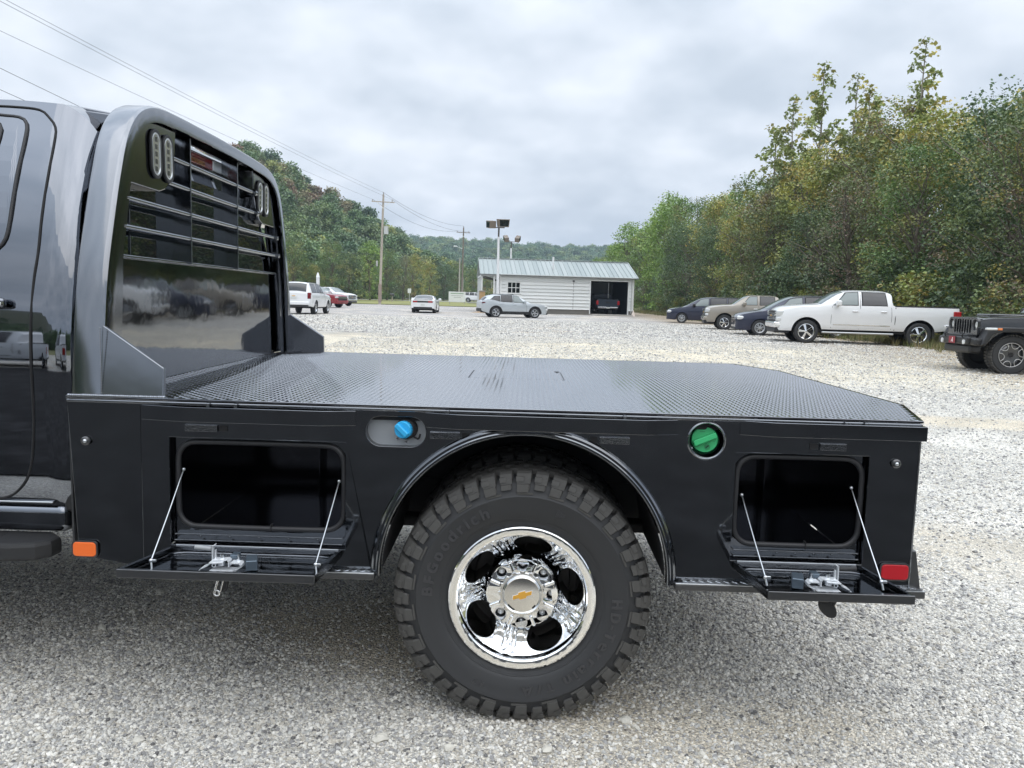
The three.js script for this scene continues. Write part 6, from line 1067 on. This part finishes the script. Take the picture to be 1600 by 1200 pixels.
// ---- headache rack
{
  const rack = sub('headache_rack', truck, -1.315, 0, 0, 0.026);              // stands a hair out of square
  const half = [[1.0285, -0.004], [1.24, -0.03], [1.4, -0.056], [1.6, -0.114], [1.73, -0.158], [1.85, -0.208], [1.91, -0.252], [1.957, -0.31], [1.988, -0.385], [2.003, -0.47], [2.01, -0.62], [2.014, -0.85]];
  const path = [...half, [2.016, MID], ...half.map(([y, z]) => [y, -BW - z]).reverse()], cv = new THREE.CatmullRomCurve3(path.map(([y, z]) => V(0, y, z)), false, 'centripetal'), n = 150, P = cv.getPoints(n);
  const nr = P.map((p, i) => { const a = P[Math.max(0, i - 1)], b = P[Math.min(n, i + 1)], t = V().subVectors(b, a).normalize(); return V(0, -t.z * -1, t.y * -1).cross(V(0, 0, 0)).set(0, t.z, -t.y); });
  const sec = (d0, d1) => [[0, d0], [0, 0.016], [-0.003, 0.007], [-0.01, 0.0015], [-0.018, 0], [-0.085, 0], [-0.094, 0.003], [-0.1, 0.012], [-0.1, d1], [-0.094, d1], [-0.094, 0.014], [-0.086, 0.007], [-0.016, 0.007], [-0.006, 0.016], [-0.006, d0], [0, d0]];
  const inw = (i) => { const p = P[i], t = nr[i]; const s = (V(0, 1.5, MID).sub(p)).dot(t) > 0 ? 1 : -1; return [t.y * s, t.z * s]; };
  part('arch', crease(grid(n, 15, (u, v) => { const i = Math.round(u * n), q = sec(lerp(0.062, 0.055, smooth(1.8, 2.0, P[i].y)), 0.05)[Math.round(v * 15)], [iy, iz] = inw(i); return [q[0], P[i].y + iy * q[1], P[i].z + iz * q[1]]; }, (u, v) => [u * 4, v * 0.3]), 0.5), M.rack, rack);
  const both = (g) => [g, mirrorZ(g)];
  // inner post webs and lower sheet
  part('lower_sheet', [extr(poly([[-0.07, 1.03], [-BW + 0.07, 1.03], [-BW + 0.12, 1.47], [-0.12, 1.47]]), 0.004).rotateY(-Math.PI / 2).translate(-0.05, 0, 0)], std([0.19, 0.2, 0.215], 0.05, 1, { bumpMap: softTex, bumpScale: 0.00025 }), rack);
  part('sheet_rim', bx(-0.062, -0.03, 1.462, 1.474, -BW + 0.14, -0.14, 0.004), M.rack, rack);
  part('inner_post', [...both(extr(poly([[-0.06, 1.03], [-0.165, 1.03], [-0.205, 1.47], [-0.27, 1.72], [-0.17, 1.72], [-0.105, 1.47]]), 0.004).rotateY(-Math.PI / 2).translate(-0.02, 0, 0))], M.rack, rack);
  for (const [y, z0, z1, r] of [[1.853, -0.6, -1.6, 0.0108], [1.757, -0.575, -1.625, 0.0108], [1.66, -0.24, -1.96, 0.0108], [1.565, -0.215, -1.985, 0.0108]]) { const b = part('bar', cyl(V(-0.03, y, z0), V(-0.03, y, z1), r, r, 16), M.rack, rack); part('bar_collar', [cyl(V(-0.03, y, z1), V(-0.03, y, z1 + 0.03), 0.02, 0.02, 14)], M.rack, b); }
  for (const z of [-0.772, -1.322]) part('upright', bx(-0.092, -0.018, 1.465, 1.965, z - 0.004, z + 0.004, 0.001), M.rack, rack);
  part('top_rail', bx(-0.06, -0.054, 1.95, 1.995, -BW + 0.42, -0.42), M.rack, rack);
  // lamp boxes in the upper corners
  const lp = [[-0.285, 1.712], [-0.49, 1.712], [-0.54, 1.726], [-0.59, 1.765], [-0.625, 1.83], [-0.642, 1.955], [-0.5, 1.985], [-0.4, 1.962], [-0.345, 1.925], [-0.3, 1.865], [-0.24, 1.82], [-0.2, 1.74], [-0.19, 1.712]];
  const plate = extr(poly(lp), 0.075, 0.004).rotateY(-Math.PI / 2).translate(-0.022, 0, 0);
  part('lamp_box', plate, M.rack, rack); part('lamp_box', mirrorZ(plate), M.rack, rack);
  const lamp = (z, y, m) => {
    const g = sub('stop_lamp', rack, -0.02, y, m > 0 ? z : -BW - z), cap = (w, h) => { const p = []; for (let i = 0; i <= 16; i++) { const a = (Math.PI * i) / 16; p.push([w * Math.cos(a), h - w + w * Math.sin(a)]); } for (let i = 0; i <= 16; i++) { const a = Math.PI + (Math.PI * i) / 16; p.push([w * Math.cos(a), -h + w + w * Math.sin(a)]); } return p; };
    const lay = (s, d, o, b = 0) => extr(s, d, b).rotateY(Math.PI / 2).rotateX(m * 0.04).translate(o, 0, 0);
    part('bezel', lay(hole(poly(cap(0.045, 0.086)), cap(0.032, 0.073)), 0.009, 0, 0.003), M.seal, g); part('trim_ring', lay(hole(poly(cap(0.033, 0.074)), cap(0.0265, 0.0675)), 0.008, 0.001, 0.002), M.steel, g);
    part('lens', lay(poly(cap(0.0275, 0.0685)), 0.005, 0.001), std([0.33, 0.33, 0.31], 0.1, 0.2, { clearcoat: 1 }), g);
    for (let k = 0; k < 5; k++) part('diode', at(bx(0.005, 0.008, -0.009, 0.009, -0.009, 0.009, 0.002), 0, (k - 2) * 0.0255, 0, m * 0.04), std([0.1, 0.1, 0.095], 0.2, 0.5), g);
  };
  for (const m of [1, -1]) { lamp(-0.452, 1.838, m); lamp(-0.553, 1.838, m); }
  // foot gussets
  const gs = extr(poly([[-0.004, 0], [0.188, 0], [0.188, 0.092], [-0.004, 0.22]]), 0.02, 0.0025).translate(0, 0, -0.02).rotateX(-0.115).translate(0, DY, -0.001);
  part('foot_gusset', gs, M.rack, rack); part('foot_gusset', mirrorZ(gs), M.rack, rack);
  const wl = []; const R = mulberry(4); for (let k = 0; k < 46; k++) wl.push(at(new THREE.SphereGeometry(0.0052 + 0.002 * R(), 7, 5), lerp(-0.1, 0.19, k / 45), DY + 0.001, 0.001)); for (let k = 0; k < 26; k++) wl.push(at(new THREE.SphereGeometry(0.0028, 6, 4), 0.0, lerp(DY + 0.01, DY + 0.21, k / 25), -0.001));
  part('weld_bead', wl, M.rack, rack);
}
// ---- crew cab
{
  const cab = sub('crew_cab', truck, -5.6, 0, MID);
  const s = {
    xs: Array.from({ length: 30 }, (_, k) => 4 + (k / 29) * 0.17), L: 4.17, w: 1.012, sill: 0.6, r: 0.41, wheels: [0.98], arch: 0.5, crown: 0.75,
    bot: [[0, 0.5], [0.5, 0.5], [0.9, 0.58], [4.17, 0.6]],
    belt: [[0, 1.2], [0.12, 1.28], [0.6, 1.34], [1.6, 1.4], [2.0, 1.43], [4.1, 1.45], [4.17, 1.44]],
    roof: [[0, 1.24], [0.1, 1.34], [0.4, 1.4], [1.5, 1.46], [1.72, 1.5], [2.1, 1.72], [2.5, 1.93], [2.7, 1.985], [3.1, 2.04], [3.8, 2.04], [4.0, 2.03], [4.04, 2.015], [4.115, 1.945], [4.145, 1.82], [4.17, 1.7]],
    width: [[0, 0.8], [0.06, 0.9], [0.25, 0.97], [0.6, 1], [4.05, 1], [4.12, 0.99], [4.155, 0.965], [4.17, 0.93]],
    gw: [[0, 0.86], [1.0, 0.9], [1.7, 0.88], [2.45, 0.775], [3.9, 0.765], [4.17, 0.77]],
  };
  const sh = shell(s), q = (x, y, off = 0) => sh.P(x + 5.6, sh.vAt(x + 5.6, y), 1, off);
  part('cab_shell', bodyGeo(s, sh), M.cabPaint, cab);
  // far door glass and windscreen (seen in passing), near rear door with its seams and window
  part('windscreen', [1, -1].map((sd) => grid(10, 8, (u, w) => sh.P(lerp(1.74, 2.5, u), lerp(4.03, 5, w), sd, 0.006))), M.glass, cab);
  const W0 = [3.03, 3.98, 3.03, 4.0];
  const winPts = [[-2.56, 1.46], [-1.78, 1.462], [-1.707, 1.477], [-1.688, 1.505], [-1.682, 1.547], [-1.682, 1.62], [-1.684, 1.72], [-1.686, 1.833], [-1.692, 1.888], [-1.706, 1.91], [-1.727, 1.919], [-1.77, 1.923], [-2.5, 1.935]];
  const fill = (pts, off) => { const g = new THREE.ShapeGeometry(poly(pts)); const idx = g.index.array, p = g.attributes.position, out = [], put = (a, b, c, d) => { if (d) { const m = (u, v) => [(u[0] + v[0]) / 2, (u[1] + v[1]) / 2], ab = m(a, b), bc = m(b, c), ca = m(c, a); put(a, ab, ca, d - 1); put(ab, b, bc, d - 1); put(ca, bc, c, d - 1); put(ab, bc, ca, d - 1); } else for (const t of [a, b, c]) out.push(...q(t[0], t[1], off)); }; for (let i = 0; i < idx.length; i += 3) put(...[0, 1, 2].map((k) => [p.getX(idx[i + k]), p.getY(idx[i + k])]), 3); const r = new THREE.BufferGeometry(); r.setAttribute('position', new THREE.Float32BufferAttribute(out, 3)); r.computeVertexNormals(); return r; };
  const door = sub('rear_door', cab);
  const ds = [[-2.62, 1.965], [-1.82, 1.959], [-1.748, 1.957], [-1.681, 1.952], [-1.654, 1.944], [-1.626, 1.92], [-1.606, 1.9], [-1.594, 1.876], [-1.59, 1.843], [-1.585, 1.736], [-1.582, 1.6], [-1.578, 1.456], [-1.583, 1.395], [-1.587, 1.25], [-1.587, 1.13], [-1.588, 0.965], [-1.593, 0.88], [-1.61, 0.774], [-1.632, 0.725], [-1.684, 0.675], [-1.74, 0.66], [-2.6, 0.655], [-2.64, 0.7], [-2.64, 1.4]];
  const curve = (pts, off, r, closed) => new THREE.TubeGeometry(new THREE.CatmullRomCurve3(pts.map(([x, y]) => V(...q(x, y, off))), closed, 'centripetal'), pts.length * 10, r, 6, closed);
  part('door_seam', curve(ds, 0.0005, 0.0042, true), M.dark, door);
  part('window_frame', curve(winPts, 0.002, 0.0058, true), M.seal, door);
  part('window', fill(winPts.map(([x, y]) => [x, y]), 0.0035), M.cabPaint, door);
  const gl = [[-2.54, 1.49], [-1.8, 1.49], [-1.77, 1.52], [-1.768, 1.62], [-1.77, 1.78], [-1.772, 1.88], [-1.79, 1.897], [-2.5, 1.91]];
  part('glass', fill(gl, 0.0055), M.glass, door); part('glass_edge', curve(gl, 0.006, 0.004, true), M.seal, door);
  part('belt_moulding', curve([[-2.58, 1.458], [-2.1, 1.458], [-1.76, 1.458]], 0.006, 0.007, false), M.seal, door);
  { const h0 = q(-1.82, 1.303, 0.022), h1 = q(-1.645, 1.303, 0.022); part('door_handle', bx(h0[0], h1[0] - 0.008, 1.288, 1.322, h0[2] - 0.014, h0[2] + 0.014, 0.013), M.cabPaint, door); part('handle_grip', bx(h0[0], h1[0] - 0.014, 1.296, 1.306, h0[2] + 0.012, h0[2] + 0.0165, 0.003), M.chrome, door); part('handle_recess', crease(ring([[0.05, 0.002], [0.046, 0.004]], 0, 6.28, 24), 0.5).scale(1.6, 0.6, 1).translate(h0[0] + 0.04, 1.305, h0[2] - 0.02), M.dark, door); }
  // sill strip, lower body, rear corner trim, spoiler, rear window, third stop lamp
  part('sill_strip', tube([q(-2.6, 0.652, 0.004), q(-2.1, 0.652, 0.004), q(-1.55, 0.655, 0.004)], 0.0045, 20, 6), M.steel, cab);
  for (const sd of [1, -1]) part('rocker', bx(2.0, 4.1, 0.55, 0.645, sd * 0.7, sd * 0.985, 0.03), M.cabPaint, cab);
  part('cab_floor', bx(0.3, 4.1, 0.55, 0.7, -0.72, 0.72), M.dark, cab);
  part('rear_corner_trim', [bx(4.135, 4.165, 0.62, 1.07, 0.82, 0.96, 0.012), bx(4.08, 4.14, 0.62, 1.0, 0.9, 0.975, 0.015)], M.plastic, cab);
  part('roof_spoiler', [extr(poly([[3.97, 1.98], [4.0, 1.99], [4.135, 1.968], [4.155, 1.952], [4.12, 1.935], [4.05, 1.92]]), 1.36, 0.004).translate(0, 0, -0.68), extr(poly([[3.995, 1.972], [4.133, 1.958], [4.15, 1.945], [4.11, 1.927], [4.065, 1.905]]), 0.05, 0.004).translate(0, 0, 0.665)], M.cabPaint, cab);
  const rw = part('rear_window', bx(4.166, 4.176, 1.42, 1.82, -0.68, 0.68, 0.004), M.glass, cab); part('window_divider', [bx(4.174, 4.186, 1.42, 1.84, -0.26, -0.23, 0.003), bx(4.174, 4.186, 1.42, 1.84, 0.23, 0.26, 0.003), bx(4.17, 4.184, 1.395, 1.425, -0.72, 0.72, 0.004)], M.seal, rw);
  part('third_stop_lamp', bx(4.13, 4.158, 1.9, 1.948, -0.12, 0.13, 0.006), std([0.22, 0.01, 0.014], 0.2, 0, { clearcoat: 1 }), cab); part('cargo_lamp', [bx(4.13, 4.159, 1.9, 1.948, -0.26, -0.122, 0.006)], M.headlamp, cab);
  part('front_fascia', [bx(-0.12, 0.2, 0.55, 0.8, -0.95, 0.95, 0.06)], M.chrome, cab); part('grille', bx(-0.05, 0.1, 0.82, 1.26, -0.7, 0.7, 0.04), M.plastic, cab);
  for (const sd of [1, -1]) { part('headlight', bx(-0.03, 0.22, 1.0, 1.22, sd * 0.72, sd * 0.97, 0.03), M.headlamp, cab); part('mirror', [bx(1.95, 2.15, 1.42, 1.72, sd * 1.08, sd * 1.3, 0.05), bx(2.0, 2.08, 1.44, 1.5, sd * 0.9, sd * 1.12, 0.02)], M.satin, cab); }
  const rb = sub('running_board', cab); const bp = [[1.9, -0.02], [1.95, 0.06], [3.86, 0.06], [3.98, 0.055], [4.05, 0.035], [4.082, 0.0], [4.085, -0.05], [4.03, -0.1], [1.9, -0.1]];
  part('board', extr(poly(bp), 0.058, 0.012).rotateX(Math.PI / 2).translate(0, 0.548, 1.05), M.plastic, rb); part('step_tread', Array.from({ length: 7 }, (_, k) => bx(2.2, 3.9, 0.5475, 0.5495, 0.985 + k * 0.014, 0.992 + k * 0.014, 0.0008)), M.dark, rb); part('step_bracket', [bx(3.55, 3.68, 0.52, 0.6, 0.7, 0.98, 0.01), bx(2.4, 2.5, 0.52, 0.6, 0.7, 0.98, 0.01)], M.dark, rb);
}
renderer.render(scene, camera);
